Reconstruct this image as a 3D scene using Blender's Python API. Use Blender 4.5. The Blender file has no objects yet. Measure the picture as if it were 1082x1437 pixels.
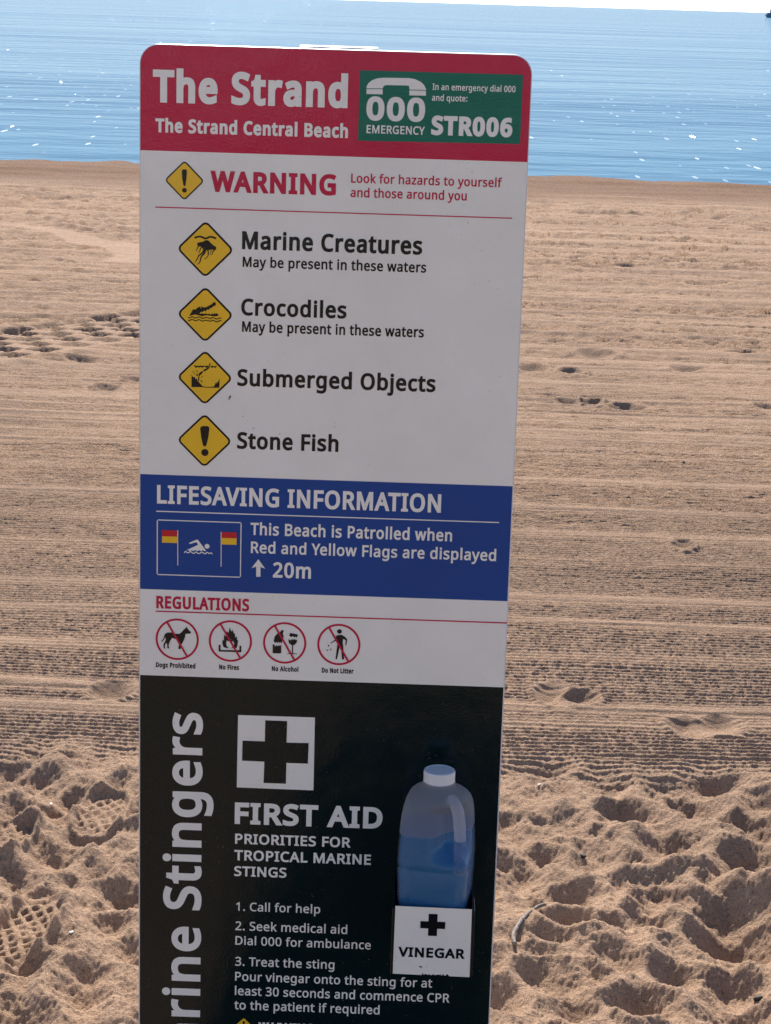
import bpy, bmesh, math, random
import numpy as np
from mathutils import Matrix, Vector

random.seed(4)
R = math.radians
scene = bpy.context.scene
col = scene.collection

# ------------------------------------------------------------------ camera
CAM_H = 1.62
PITCH, ROLL, FOCAL = 0.24052, 0.030033, 2923.5 / 1437 * 24.0
fwd = Vector((0, math.cos(PITCH), -math.sin(PITCH)))
rt0 = Vector((1, 0, 0)); up0 = rt0.cross(fwd)
rt = rt0 * math.cos(ROLL) + up0 * math.sin(ROLL)
up = up0 * math.cos(ROLL) - rt0 * math.sin(ROLL)
cd = bpy.data.cameras.new('camera'); cam = bpy.data.objects.new('camera', cd); col.objects.link(cam)
cd.sensor_fit = 'VERTICAL'; cd.sensor_height = 24.0; cd.sensor_width = 24.0; cd.lens = FOCAL
cd.clip_start = 0.05; cd.clip_end = 20000
M4 = Matrix((rt, up, -fwd)).transposed().to_4x4(); M4.translation = (0, 0, CAM_H)
cam.matrix_world = M4
scene.camera = cam

# ------------------------------------------------------------------ sky and sun
SUN_EL, SUN_AZ = R(36.5), R(-5)          # azimuth measured from +Y towards +X
w = bpy.data.worlds.new('World'); scene.world = w; w.use_nodes = True
wn = w.node_tree.nodes; wl = w.node_tree.links
sky = wn.new('ShaderNodeTexSky'); sky.sky_type = 'NISHITA'; sky.sun_disc = False
sky.sun_elevation = SUN_EL; sky.sun_rotation = SUN_AZ
sky.air_density = 0.5; sky.dust_density = 0.3; sky.ozone_density = 1.2
wl.new(sky.outputs[0], wn['Background'].inputs[0]); wn['Background'].inputs[1].default_value = 0.123
sl = bpy.data.lights.new('sun', 'SUN'); sl.energy = 4.6; sl.angle = R(0.53); sl.color = (1, 0.92, 0.82)
so = bpy.data.objects.new('sun', sl); col.objects.link(so)
sdir = Vector((math.sin(SUN_AZ) * math.cos(SUN_EL), math.cos(SUN_AZ) * math.cos(SUN_EL), math.sin(SUN_EL)))
so.rotation_euler = sdir.to_track_quat('Z', 'Y').to_euler(); so.location = sdir * 50
scene.view_settings.view_transform = 'Standard'; scene.view_settings.look = 'None'
scene.view_settings.gamma = 1.0; scene.view_settings.exposure = 0.95
scene.cycles.max_bounces = 8; scene.cycles.transparent_max_bounces = 12
scene.cycles.use_denoising = True; scene.cycles.denoising_prefilter = 'NONE'

# ------------------------------------------------------------------ helpers
def tag(o, label=None, cat=None, group=None, kind=None):
    if label: o['label'] = label
    if cat: o['category'] = cat
    if group: o['group'] = group
    if kind: o['kind'] = kind
    return o

def link(name, me, mat, parent=None, smooth=False):
    o = bpy.data.objects.new(name, me); col.objects.link(o)
    if mat:
        me.materials.clear(); me.materials.append(mat)
    if smooth:
        me.polygons.foreach_set('use_smooth', [True] * len(me.polygons))
    if parent: o.parent = parent
    return o

def nodes(name):
    m = bpy.data.materials.new(name); m.use_nodes = True
    nt = m.node_tree; return m, nt, nt.nodes['Principled BSDF'], nt.links

def N(nt, t, **k):
    n = nt.nodes.new(t)
    for a, v in k.items():
        if a in n.inputs: n.inputs[a].default_value = v
        else: setattr(n, a, v)
    return n

def ramp(nt, stops):
    r = nt.nodes.new('ShaderNodeValToRGB'); e = r.color_ramp.elements
    while len(e) < len(stops): e.new(0.5)
    for x, (p, c) in zip(e, stops):
        x.position = p; x.color = c if len(c) == 4 else (*c, 1)
    return r

def mathn(nt, op, a, b=None, clamp=False):
    n = nt.nodes.new('ShaderNodeMath'); n.operation = op; n.use_clamp = clamp
    for i, v in enumerate((a, b)):
        if v is None: continue
        if isinstance(v, (int, float)): n.inputs[i].default_value = v
        else: nt.links.new(v, n.inputs[i])
    return n.outputs[0]

def vinyl(name, rgb, rough=0.07, peel=1.0, dust=0.0):
    """printed laminate: flat ink under a glossy film with orange peel and a little dust"""
    m, nt, b, L = nodes(name)
    tc = N(nt, 'ShaderNodeTexCoord')
    n2 = N(nt, 'ShaderNodeTexNoise', Scale=5.0, Detail=6.0, Roughness=0.65); L.new(tc.outputs['Object'], n2.inputs['Vector'])
    base = ramp(nt, [(0.3, tuple(c * 0.93 for c in rgb)), (0.7, tuple(min(1, c * 1.04) for c in rgb))])
    L.new(n2.outputs[0], base.inputs[0])
    out = base.outputs[0]
    if dust:
        n3 = N(nt, 'ShaderNodeTexNoise', Scale=260.0, Detail=2.0); L.new(tc.outputs['Object'], n3.inputs['Vector'])
        n4 = N(nt, 'ShaderNodeTexNoise', Scale=9.0, Detail=3.0); L.new(tc.outputs['Object'], n4.inputs['Vector'])
        f = mathn(nt, 'ADD', n3.outputs[0], mathn(nt, 'MULTIPLY', mathn(nt, 'SUBTRACT', n4.outputs[0], 0.5), 0.25))
        r = ramp(nt, [(0.70, (0, 0, 0)), (0.78, (1, 1, 1))]); L.new(f, r.inputs[0])
        mx = N(nt, 'ShaderNodeMix', data_type='RGBA'); L.new(mathn(nt, 'MULTIPLY', r.outputs[0], dust), mx.inputs[0])
        L.new(out, mx.inputs[6]); mx.inputs[7].default_value = (0.42, 0.36, 0.30, 1); out = mx.outputs[2]
    L.new(out, b.inputs['Base Color'])
    nr_ = N(nt, 'ShaderNodeTexNoise', Scale=22.0, Detail=5.0, Roughness=0.7); L.new(tc.outputs['Object'], nr_.inputs['Vector'])
    rr2 = ramp(nt, [(0.35, (rough,) * 3), (0.75, (rough + 0.16,) * 3)]); L.new(nr_.outputs[0], rr2.inputs[0]); L.new(rr2.outputs[0], b.inputs['Roughness'])
    b.inputs['IOR'].default_value = 1.39
    n = N(nt, 'ShaderNodeTexNoise', Scale=330.0, Detail=1.5, Roughness=0.5); L.new(tc.outputs['Object'], n.inputs['Vector'])
    nw = N(nt, 'ShaderNodeTexNoise', Scale=14.0, Detail=2.0); L.new(tc.outputs['Object'], nw.inputs['Vector'])
    hgt = mathn(nt, 'ADD', n.outputs[0], mathn(nt, 'MULTIPLY', nw.outputs[0], 6.0))
    bp = N(nt, 'ShaderNodeBump', Strength=0.6 * peel, Distance=0.00030); L.new(hgt, bp.inputs['Height'])
    L.new(bp.outputs[0], b.inputs['Normal'])
    return m

M = {}
M['white'] = vinyl('white_print', (0.92, 0.875, 0.775), dust=0.5)
M['red'] = vinyl('red_print', (0.58, 0.006, 0.055))
M['green'] = vinyl('green_print', (0.0, 0.15, 0.090))
M['blue'] = vinyl('blue_print', (0.0, 0.056, 0.27))
M['black'] = vinyl('black_print', (0.0005, 0.0095, 0.0105), dust=0.25)
M['ink'] = vinyl('ink_print', (0.006, 0.006, 0.008))
M['yellow'] = vinyl('yellow_print', (0.95, 0.56, 0.03))
M['flagred'] = vinyl('flag_red_print', (0.60, 0.018, 0.03))

def metal_paint(name, rgb, rough=0.4):
    m, nt, b, L = nodes(name)
    n = N(nt, 'ShaderNodeTexNoise', Scale=40.0, Detail=4.0)
    r = ramp(nt, [(0.3, tuple(c * 0.85 for c in rgb)), (0.7, rgb)]); L.new(n.outputs[0], r.inputs[0])
    L.new(r.outputs[0], b.inputs['Base Color']); b.inputs['Roughness'].default_value = rough
    return m
M['rim'] = metal_paint('white_coated_aluminium', (0.80, 0.76, 0.75), 0.35)
M['post'] = metal_paint('galvanised_post', (0.62, 0.62, 0.60), 0.35)
M['acrylic'] = metal_paint('black_acrylic', (0.012, 0.012, 0.013), 0.12)
TEXTS = [('The Strand',-232.8,16.2,-73.1,41.1,0.215,'header','white'),('The Strand Central Beach',-229.4,17.7,-110.8,17.6,0.205,'header','white'),('WARNING',-157.9,3.9,-184.4,27,0.22,'panel','red'),('Look for hazards to yourself',23.2,217.4,-167.3,11.8,0.155,'panel','red'),('and those around you',22.9,172.8,-185.6,11.9,0.155,'panel','red'),('000',40.5,115.5,-87.5,30.1,0.26,'emergency','white'),('EMERGENCY',41.4,115.9,-103.7,10.4,0.16,'emergency','white'),('In an emergency dial 000',124,229.6,-46.8,7.9,0.14,'emergency','white'),('and quote:',123.7,168.8,-60.4,7.9,0.14,'emergency','white'),('STR006',124.1,227.8,-103.4,24.4,0.25,'emergency','white'),('Marine Creatures',-116.3,117.6,-257.2,23.4,0.185,'panel','ink'),('May be present in these waters',-115.2,123.7,-280.3,13.5,0.16,'panel','ink'),('Crocodiles',-116.3,21.5,-343.7,22.1,0.185,'panel','ink'),('May be present in these waters',-114.9,123.5,-365.4,14,0.16,'panel','ink'),('Submerged Objects',-120.2,141.2,-437.5,22.4,0.185,'panel','ink'),('Stone Fish',-119.5,15.3,-522.3,22.6,0.185,'panel','ink'),('LIFESAVING INFORMATION',-225.9,154.2,-600.8,25.5,0.18,'lifesaving','white'),('This Beach is Patrolled when',-100,170.6,-639.9,16.9,0.165,'lifesaving','white'),('Red and Yellow Flags are displayed',-99.2,230.6,-665.1,16.1,0.165,'lifesaving','white'),('20m',-69,-17.6,-698.3,21.5,0.175,'lifesaving','white'),('REGULATIONS',-226.5,-100.4,-747.2,17.7,0.185,'panel','red'),('Dogs Prohibited',-226.7,-172.7,-831,7.1,0.18,'panel','ink'),('No Fires',-140.2,-113.1,-831.1,7.1,0.18,'panel','ink'),('No Alcohol',-68.3,-32,-830.8,7.1,0.18,'panel','ink'),('Do Not Litter',-0,43.3,-830.7,7.1,0.18,'panel','ink'),('FIRST AID',-116.4,89,-1055.5,31.9,0.235,'first_aid','white'),('PRIORITIES FOR',-115.4,45.2,-1085,15.2,0.2,'first_aid','white'),('TROPICAL MARINE',-116.2,74.5,-1109.8,15.5,0.2,'first_aid','white'),('STINGS',-116.2,-42.9,-1133.5,15,0.2,'first_aid','white'),('1. Call for help',-112.8,5.5,-1185.8,13,0.15,'first_aid','white'),('2. Seek medical aid',-113.5,44.2,-1215.5,13.5,0.15,'first_aid','white'),('Dial 000 for ambulance',-113.2,78,-1237.7,13.3,0.15,'first_aid','white'),('3. Treat the sting',-113.1,27.5,-1269.9,13.6,0.15,'first_aid','white'),('Pour vinegar onto the sting for at',-112.9,166.4,-1293.1,13.7,0.15,'first_aid','white'),('least 30 seconds and commence CPR',-113,191.6,-1315.3,13.8,0.15,'first_aid','white'),('to the patient if required',-113.5,93.2,-1337.5,13.8,0.15,'first_aid','white'),('WARNING',-78.7,0,-1372.9,16.7,0.2,'first_aid','white')]
VTEXT = ('Marine Stingers',-1187.5,-894.8,-162.2,52.8)
SHAPES = {'jelly': [('st',[(-178.1,-244.4),(-174.8,-243.2),(-171.4,-242.5),(-168.1,-243.2),(-164.1,-244.8),(-160.8,-243.7),(-157.8,-242.4),(-154.1,-243),(-150.1,-244.2)],(2.4,2.4)),('pg',[(-174.7,-252.3),(-174,-250.5),(-170.3,-249.8),(-166.6,-248.8),(-164.4,-247.2),(-161.5,-246.9),(-159.2,-247.8),(-157,-250.3),(-153.3,-253.5),(-150.3,-254.9),(-149.7,-257.1),(-150.7,-259.5),(-152.5,-260.1),(-153.2,-259),(-155.8,-258.7),(-157.7,-259.3),(-160.6,-259.6),(-162.8,-260),(-164.3,-260.1),(-166.5,-258.7),(-168,-257.6),(-169.5,-256.2),(-171,-255.1),(-172.8,-255.9),(-173.9,-254.5)]),('st',[(-173.3,-255.4),(-174.3,-257.8),(-175.9,-261.7)],(1.5,0.7)),('st',[(-169.9,-256.8),(-170.9,-260.3),(-172.8,-263.8)],(1.5,0.7)),('st',[(-165.4,-259.4),(-167.6,-263.5),(-172.4,-267.3),(-174.2,-271.4),(-177.3,-276.1)],(2.4,0.7)),('st',[(-163.9,-259.7),(-165.4,-264.5),(-169,-268.3),(-170.5,-274.3),(-171.9,-277.1),(-174.5,-278.7)],(2.4,0.7)),('st',[(-160.6,-259.2),(-160,-264.4),(-160.9,-268.1),(-164.8,-272)],(1.8,0.7)),('st',[(-152.5,-259),(-154.5,-262.7),(-155.4,-266.1)],(1.7,0.6)),('st',[(-156,-259.1),(-157.6,-266.1)],(0.9,0.5))],'croc': [('pg',[(-184.2,-346.3),(-181.4,-341.4),(-179.2,-337.6),(-178.1,-337.9),(-176.3,-337.9),(-174,-335.9),(-171.1,-334),(-167.4,-333.9),(-165.1,-334.8),(-162.2,-334.4),(-159.2,-332.6),(-154.8,-330.1),(-153,-327.8),(-150.7,-327.4),(-149.4,-329.2),(-149.7,-331.8),(-150.9,-331.9),(-151.4,-332.6),(-152.5,-332.4),(-152.9,-333.8),(-154.2,-333.4),(-155.1,-335.5),(-156.2,-335.2),(-157,-335.3),(-158.8,-338.1),(-159.9,-337.4),(-161,-337.4),(-162.9,-340.1),(-164,-339),(-165.5,-339.3),(-166.6,-341.3),(-168.1,-340.2),(-169.2,-341),(-171,-342.7),(-168.8,-343.6),(-168.1,-342.1),(-166.9,-343.2),(-163.6,-343.1),(-162.5,-342.1),(-161.4,-343.4),(-159.1,-343.3),(-158.4,-342.2),(-157.6,-343.6),(-155.4,-343.6),(-154.3,-341.7),(-153.2,-343.5),(-152.1,-343.3),(-151.1,-341.2),(-150.2,-343.2),(-148.7,-341.9),(-147.2,-342.5),(-145.9,-343.6),(-146.5,-345.1),(-149.4,-346),(-153.2,-346.1),(-159.1,-345.2),(-163.6,-345.3),(-167.3,-346.6),(-171,-345.6),(-174,-344.9),(-177.7,-344.6),(-181.4,-345.9)]),('st',[(-185.8,-349),(-183.6,-348.9),(-181.4,-347.8),(-179.2,-347.9),(-176.2,-349.1),(-172.5,-347.7),(-170.2,-347.9),(-167.3,-349.2),(-165,-348.9),(-162.8,-347.9),(-159.1,-348.5),(-156.8,-349.2),(-153.9,-347.8),(-149.4,-349.2),(-147.2,-349.4),(-144.2,-348.1),(-142,-348.1)],(1.3,1.3)),('st',[(-185.8,-352.6),(-183.6,-352.5),(-181.4,-351.3),(-179.1,-351.5),(-176.1,-352.7),(-172.4,-351.3),(-170.2,-351.5),(-167.2,-352.8),(-165,-352.5),(-162.8,-351.5),(-159,-352.1),(-156.8,-352.8),(-153.9,-351.4),(-149.4,-352.8),(-147.1,-353),(-144.2,-351.6),(-142,-351.7)],(1.3,1.3))],'croc_eye': [('pg',[(-170.1,-335.2),(-169.5,-334.7),(-168.1,-334.9),(-168,-335.6),(-169.2,-335.8)])],'dive': [('pg',[(-178.1,-411.5),(-175.7,-412.2),(-174.6,-412.9),(-173.1,-411.9),(-172,-412.6),(-170.5,-412.5),(-169.1,-411.7),(-167.9,-412.4),(-166.1,-412.1),(-165.2,-411.6),(-163.7,-412.4),(-161.9,-412.3),(-160.4,-411.7),(-159.3,-412),(-158.5,-412.7),(-160,-414.3),(-161.5,-414.5),(-163,-413.6),(-163.7,-413.3),(-166,-414.3),(-167.5,-414.7),(-168.6,-413.7),(-171.2,-414.8),(-172.3,-413.9),(-174.2,-414.8),(-175.5,-415)]),('pg',[(-156.1,-413),(-155.5,-411.9),(-154.4,-412.2),(-153.3,-411.4),(-151.8,-412.4),(-150.7,-412.3),(-149.5,-412.1),(-146.9,-411.2),(-148.8,-413.8),(-150.3,-414.4),(-151.8,-413.3),(-153.3,-414.2),(-154.8,-414.1)]),('pg',[(-156.5,-407.8),(-155.9,-408.5),(-156.9,-411.9),(-157.1,-414.2),(-158.5,-416.1),(-161.4,-418.3),(-164.4,-419.7),(-165.2,-418.6),(-164.4,-417.1),(-160.7,-415.2),(-158.6,-413.5),(-157.8,-410.4)]),('pg',[(-165.9,-418.9),(-165.2,-419.9),(-167.4,-422.9),(-169.6,-425.2),(-170.4,-426.7),(-170.5,-429.8),(-171.2,-433),(-172.6,-432.3),(-171.8,-428.3),(-171.3,-424.5),(-170.8,-422.2),(-168.5,-420.2)]),('st',[(-173.6,-418.1),(-173.6,-421.5)],(0.8,0.8)),('st',[(-179.4,-419.5),(-176,-423.9)],(0.6,0.6)),('st',[(-182.3,-425.2),(-179.7,-425.2)],(0.6,0.6)),('st',[(-173.7,-425.7),(-172.8,-423.4)],(2,2)),('st',[(-168.5,-428.2),(-165.1,-425.8)],(0.6,0.6)),('st',[(-168.1,-433.3),(-166.4,-432.4)],(1.6,1.6)),('st',[(-169.6,-431.3),(-168.7,-431.8)],(0.9,0.9)),('pg',[(-180.7,-441.1),(-180.8,-427.5),(-179.3,-426.4),(-178.2,-427.8),(-176.7,-427.3),(-175.6,-429.9),(-174.8,-430.7),(-174.1,-428.8),(-172.9,-432.5),(-171,-434.3),(-168,-437.3),(-166.1,-439.5),(-161.3,-440.2),(-153.8,-439.8),(-151.5,-439.4),(-149.7,-437.4),(-149.5,-435.2),(-148.2,-434.4),(-147.4,-435.1),(-146,-432.4),(-144.9,-432.7),(-144.5,-428.9),(-143.8,-429.7),(-143.8,-440.7),(-161.2,-441.2),(-166.5,-440.7)])],'bang': [('pg',[(-168.8,-496.5),(-167.6,-494),(-165.6,-493.1),(-159.7,-492.9),(-157.4,-493.7),(-156.5,-496),(-158,-508.9),(-160.3,-518.7),(-161.5,-520.3),(-163.8,-520.4),(-165,-518.8),(-167.1,-509.2)]),('ci',[(-162.2,-528.8),(-157.4,-528.7)])],'bang2': [('pg',[(-195.1,-159.1),(-194,-156.9),(-189.6,-156.7),(-188.5,-158.9),(-189,-168),(-190.3,-177.2),(-191.7,-178.4),(-193,-177.3),(-194.5,-168.2)]),('ci',[(-191.6,-183.5),(-188.6,-183.4)])],'swim': [('pg',[(-182.7,-655.1),(-181.3,-653.2),(-171.9,-648.8),(-170.4,-649.5),(-160.5,-662.7),(-159.1,-664.4),(-161.6,-664.5),(-164,-663.4),(-166.3,-664.9),(-168.6,-663.5),(-170.9,-665),(-173.8,-663.5),(-176.6,-665.2),(-179,-663.9),(-181.3,-665.4),(-183.6,-663.8),(-186.5,-665.1),(-184.7,-663.5),(-172.1,-657.1),(-170.4,-656.2),(-172.1,-652.9),(-174.4,-653),(-181.3,-655.4)]),('ci',[(-158.2,-657.8),(-154.9,-657.7)]),('st',[(-189.1,-667.8),(-187.3,-666),(-185.6,-667.1),(-183,-667.6),(-180.7,-665.7),(-178.4,-667.4),(-175.7,-668.3),(-173.2,-666.1),(-170.8,-667.8),(-168,-668),(-165.7,-666.1),(-162.8,-667.5),(-160.5,-668.3),(-158.2,-666.2),(-155.3,-667.8),(-153,-666.6),(-151,-668.5)],(1.3,1.3))],'flag_box': [('pg',[(-225.9,-624.4),(-111.9,-623.9),(-112.4,-698.8),(-226.1,-698.8)])],'flagL': [('red',[(-219.1,-637.3),(-198.5,-637.3),(-198.5,-645.9),(-219.1,-646)]),('yel',[(-219.1,-646),(-198.5,-645.9),(-198.4,-654.7),(-219.1,-654.8)]),('pole',[(-197.8,-636.6),(-197.5,-685.8)],(1,1))],'flagR': [('red',[(-138.8,-637.3),(-118.7,-637.3),(-118.6,-645.5),(-138.7,-645.6)]),('yel',[(-138.7,-645.6),(-118.6,-645.5),(-118.5,-654.4),(-138.7,-654.5)]),('pole',[(-139.5,-637),(-139,-685.4)],(1,1))],'arrow': [('pg',[(-98,-686.1),(-88.9,-673.5),(-79.5,-686.4),(-85.9,-684.1),(-85.7,-697.8),(-91.5,-698),(-91.7,-683.9)])],'dog': [('pg',[(-220,-794.1),(-216.7,-790.1),(-214.7,-783.4),(-211.3,-780.9),(-205.3,-780.5),(-199.9,-782.2),(-194.5,-782.3),(-191.2,-779.1),(-188.5,-775.5),(-186.5,-774),(-184.9,-771.6),(-184.1,-773.9),(-181.7,-777),(-179,-778.9),(-179.7,-781.2),(-183.7,-781.6),(-186.4,-781.7),(-187.1,-785.9),(-188.4,-790.2),(-190.4,-794.5),(-192.4,-797.4),(-192.8,-803.7),(-195.1,-803.8),(-196.4,-803.2),(-195.1,-797.5),(-195.1,-793.3),(-198.5,-790.6),(-204.6,-788),(-207.2,-792.3),(-209,-796.6),(-209.5,-800.8),(-208.1,-803.3),(-211.2,-803.4),(-211.3,-798),(-212.6,-795.3),(-214.6,-798.9),(-214.6,-801.7),(-213.3,-803.8),(-216,-803.6),(-216.6,-799.6),(-216,-796.8),(-214.6,-794.6),(-213.3,-791.1),(-214,-786.9),(-215.3,-790.5),(-218,-793.8)])],'fire': [('pg',[(-131.1,-800.1),(-134.4,-798.8),(-136.2,-794),(-135.9,-788.3),(-134.1,-789.7),(-134.2,-780.6),(-131.9,-784),(-130.2,-776.2),(-127.9,-778.9),(-126.4,-770.5),(-124.3,-776.7),(-122.6,-773.8),(-121.2,-778),(-119.2,-780),(-118.9,-784.9),(-116.7,-783.2),(-116.1,-788.3),(-114.8,-789),(-115.6,-794.7),(-116.3,-798.9),(-119.6,-800.4),(-123,-799.8),(-125.7,-800.6),(-121,-797.7),(-119.7,-793.4),(-121.8,-789.2),(-123.7,-792.1),(-125.2,-785.9),(-127.1,-790.8),(-129.8,-788.8),(-131.1,-792.4),(-130.4,-797.3),(-127.7,-800)]),('pg',[(-141.1,-795.8),(-138.7,-795.8),(-138.6,-803.2),(-112.8,-802.7),(-112.9,-796.2),(-110.4,-796.2),(-110.3,-805.4),(-141,-805.4)])],'drink': [('pg',[(-55.9,-771.8),(-52.9,-772.5),(-54.2,-777),(-52.8,-781.2),(-54.9,-786.9),(-55.5,-791.1),(-57.2,-789.1),(-58.2,-790.5),(-60.3,-788.5),(-60.9,-791.3),(-62.3,-788.5),(-63.9,-790.7),(-66.4,-788),(-65.1,-781.6),(-61.8,-777.3),(-57.8,-775.1)]),('pg',[(-67.6,-792.7),(-65.6,-792.9),(-64.2,-796.4),(-62.9,-793.5),(-60.2,-795.5),(-59.3,-792.9),(-57.5,-794.7),(-55.8,-792.3),(-56,-805.2),(-67.4,-805.3)]),('pg',[(-44.4,-775.6),(-33.6,-777.4),(-34.9,-782),(-36.9,-780.6),(-38.2,-781.8),(-40.3,-780),(-42.3,-781.5),(-45.3,-779.8)]),('pg',[(-46.2,-784.5),(-44.2,-785.4),(-42.8,-786.5),(-41.5,-783.9),(-39.8,-785.6),(-38.2,-783.8),(-36.1,-785.5),(-34.4,-784.5),(-35.1,-789),(-37.4,-791.6),(-39.9,-793.1),(-39.7,-804.4),(-34.2,-804.6),(-34.1,-805.4),(-47.6,-805.6),(-47.6,-804.9),(-41.2,-804.4),(-41.4,-793.1),(-44.1,-791.4),(-45.9,-789.4)])],'litter': [('ci',[(22.7,-771.2),(25.9,-771.1)]),('pg',[(19.4,-776.5),(26.1,-775.9),(30.2,-778.3),(33.4,-781.7),(33.1,-786.6),(32.1,-791.1),(31.3,-790.9),(31.4,-783.1),(27.9,-781.4),(27.5,-788.5),(28.1,-789.6),(29.1,-800.8),(30.1,-810.6),(27.2,-810.7),(26.1,-800.9),(24.9,-792.5),(23.2,-793.3),(22,-801),(20.2,-810.7),(18.3,-810.7),(19.3,-799.7),(20.4,-789.8),(20.3,-784.2),(16.9,-785),(11.6,-788.7),(11.1,-787.8),(16.2,-783.7),(18.1,-778.7)]),('pg',[(7.4,-790.6),(10.1,-791.6),(8,-793.1)]),('pg',[(5.4,-797.4),(8.5,-798.1),(6.5,-799.5)]),('pg',[(10.5,-795.8),(12.9,-796.9),(10.5,-798.1)])],'phone': [('pg',[(39.9,-47.6),(40,-44.8),(42.2,-40.8),(47.1,-37),(53.4,-34.6),(60.9,-33.6),(93.6,-33.1),(101.1,-34.1),(108.8,-37.4),(113.2,-41.2),(115.6,-46),(115.7,-47.3),(94.8,-47.4),(93.9,-42.7),(90.1,-42.4),(64.9,-42.6),(61.9,-43.7),(60.5,-46.9)]),('pg',[(39.9,-48.6),(60.5,-47.9),(60.7,-54.4),(40.1,-54.5)]),('pg',[(94.6,-48.4),(115.7,-48.3),(115.9,-54.4),(94.8,-54.6)])],'emergency': [('pg',[(31,-25.2),(238.4,-24.6),(238.3,-111.6),(30.7,-113.7)])],'fa_sq': [('pg',[(-113.5,-895.7),(-8,-895.5),(-7.8,-1001.9),(-114,-1001.4)])],'fa_cross': [('pg',[(-76,-902),(-46,-902),(-46.2,-933.3),(-15.8,-932.9),(-16.3,-962.9),(-46,-962.9),(-46.1,-993.4),(-77,-993.4),(-76.4,-962.2),(-107.2,-961.8),(-106.9,-932.6),(-76.2,-932.6)])]}
DIAM = [(-191.7,-171.1,23.9,'bang2'),(-163.9,-258.8,34.7,'jelly'),(-163.4,-344.2,34.6,'croc'),(-163.1,-428,34.4,'dive'),(-162.9,-512.8,34.2,'bang')]
RING = {'dog': (-197.8,-790.1,29.5),'fire': (-125.3,-790.1,29.5),'drink': (-51.4,-790.1,29.5),'litter': (22.3,-789.8,29.4)}
BAND = {'header': -134.2,'blue_t': -561.2,'blue_b': -720.6,'black': -842.9}
LINES = [(-229.4,232.3,-206.3,1.6,'red','panel'),(-226.9,232.6,-611.5,1.5,'white','lifesaving'),(-227.4,249.2,-751.2,2,'red','panel')]
PITS = [(-0.639,4.753,0.03,0.042,1,0),(0.418,4.814,0.038,0.049,1,0),(0.481,4.804,0.035,0.043,1,0),(0.721,4.62,0.041,0.05,1,0),(0.793,4.651,0.043,0.036,1,0),(0.979,9.936,0.077,0.085,1,0),(0.649,9.476,0.053,0.078,1,0),(1.363,9.544,0.061,0.079,1,0),(0.816,9.429,0.033,0.038,1,0),(0.766,8.75,0.046,0.05,1,0),(0.862,8.733,0.031,0.033,1,0),(0.995,8.641,0.067,0.065,1,0),(1.606,8.739,0.044,0.05,1,0),(1.718,10.114,0.05,0.044,1,0),(-1.184,8.644,0.041,0.065,1,0),(-1.097,8.863,0.024,0.034,1,0),(-1.38,9.328,0.069,0.075,1,0),(0.494,4.261,0.034,0.07,1.2,0),(0.392,4.199,0.016,0.043,1,0),(0.526,4.084,0.033,0.036,1,0),(0.578,4.025,0.024,0.035,1,0),(0.592,3.924,0.058,0.054,1,0),(0.668,4.139,0.044,0.052,1,0),(0.386,4.024,0.038,0.056,0.8,0),(0.745,3.837,0.047,0.065,1.5,0),(0.685,3.603,0.054,0.092,1.6,0),(0.331,3.864,0.026,0.029,1,0),(0.657,3.762,0.023,0.037,1,0),(0.391,3.693,0.03,0.03,1,0),(0.515,3.614,0.029,0.041,1,0),(0.367,3.581,0.034,0.034,1,0),(0.447,3.57,0.022,0.023,1,0),(0.326,3.506,0.028,0.033,0.7,0),(0.539,3.692,0.03,0.036,1,0),(0.444,3.397,0.021,0.052,1,0),(0.392,3.333,0.036,0.03,1.2,-0.5),(0.518,3.371,0.032,0.051,1,0),(0.481,3.27,0.024,0.068,1.3,0),(0.44,3.229,0.035,0.033,1.2,-0.6),(0.628,3.232,0.044,0.057,1.3,0),(0.231,3.244,0.026,0.043,1.2,0),(0.297,3.316,0.036,0.04,1,0),(0.351,3.209,0.024,0.033,0.7,0),(0.645,3.37,0.028,0.051,1,0),(0.605,3.673,0.02,0.036,1,0),(0.353,4.336,0.04,0.036,1,0),(0.754,4.275,0.034,0.024,1,0),(0.824,4.152,0.033,0.037,1,0),(0.794,4.007,0.027,0.056,1.3,0),(0.743,4.059,0.033,0.029,0.8,0),(0.291,3.747,0.02,0.05,0.7,0),(-0.736,4.174,0.02,0.039,0.8,0),(-0.744,4.028,0.016,0.051,0.8,0),(-0.634,4.082,0.019,0.037,1,0),(-0.667,4.008,0.019,0.017,1,0),(-0.629,3.922,0.021,0.035,0.7,0),(-0.677,3.829,0.021,0.047,0.8,0),(-0.617,3.767,0.036,0.045,0.8,0),(-0.575,3.885,0.037,0.034,0.8,0),(-0.667,3.668,0.02,0.031,1,0),(-0.538,3.734,0.02,0.038,1,0),(-0.626,3.591,0.027,0.033,1,0),(-0.522,3.557,0.019,0.035,0.7,0),(-0.475,3.497,0.024,0.023,1,0),(-0.43,3.373,0.019,0.037,1,0),(-0.593,3.315,0.041,0.026,1,0),(-0.492,3.255,0.027,0.045,1,0),(-0.475,3.197,0.031,0.038,1,0),(-0.588,3.133,0.026,0.037,1,0),(-0.519,4.032,0.022,0.058,0.7,0),(-0.485,3.644,0.03,0.036,1,0)]
N_RAKED = 17
STICK = [(0.32,3.603),(0.3,3.582),(0.279,3.541),(0.263,3.499),(0.253,3.463),(0.249,3.436),(0.252,3.407)]
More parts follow.
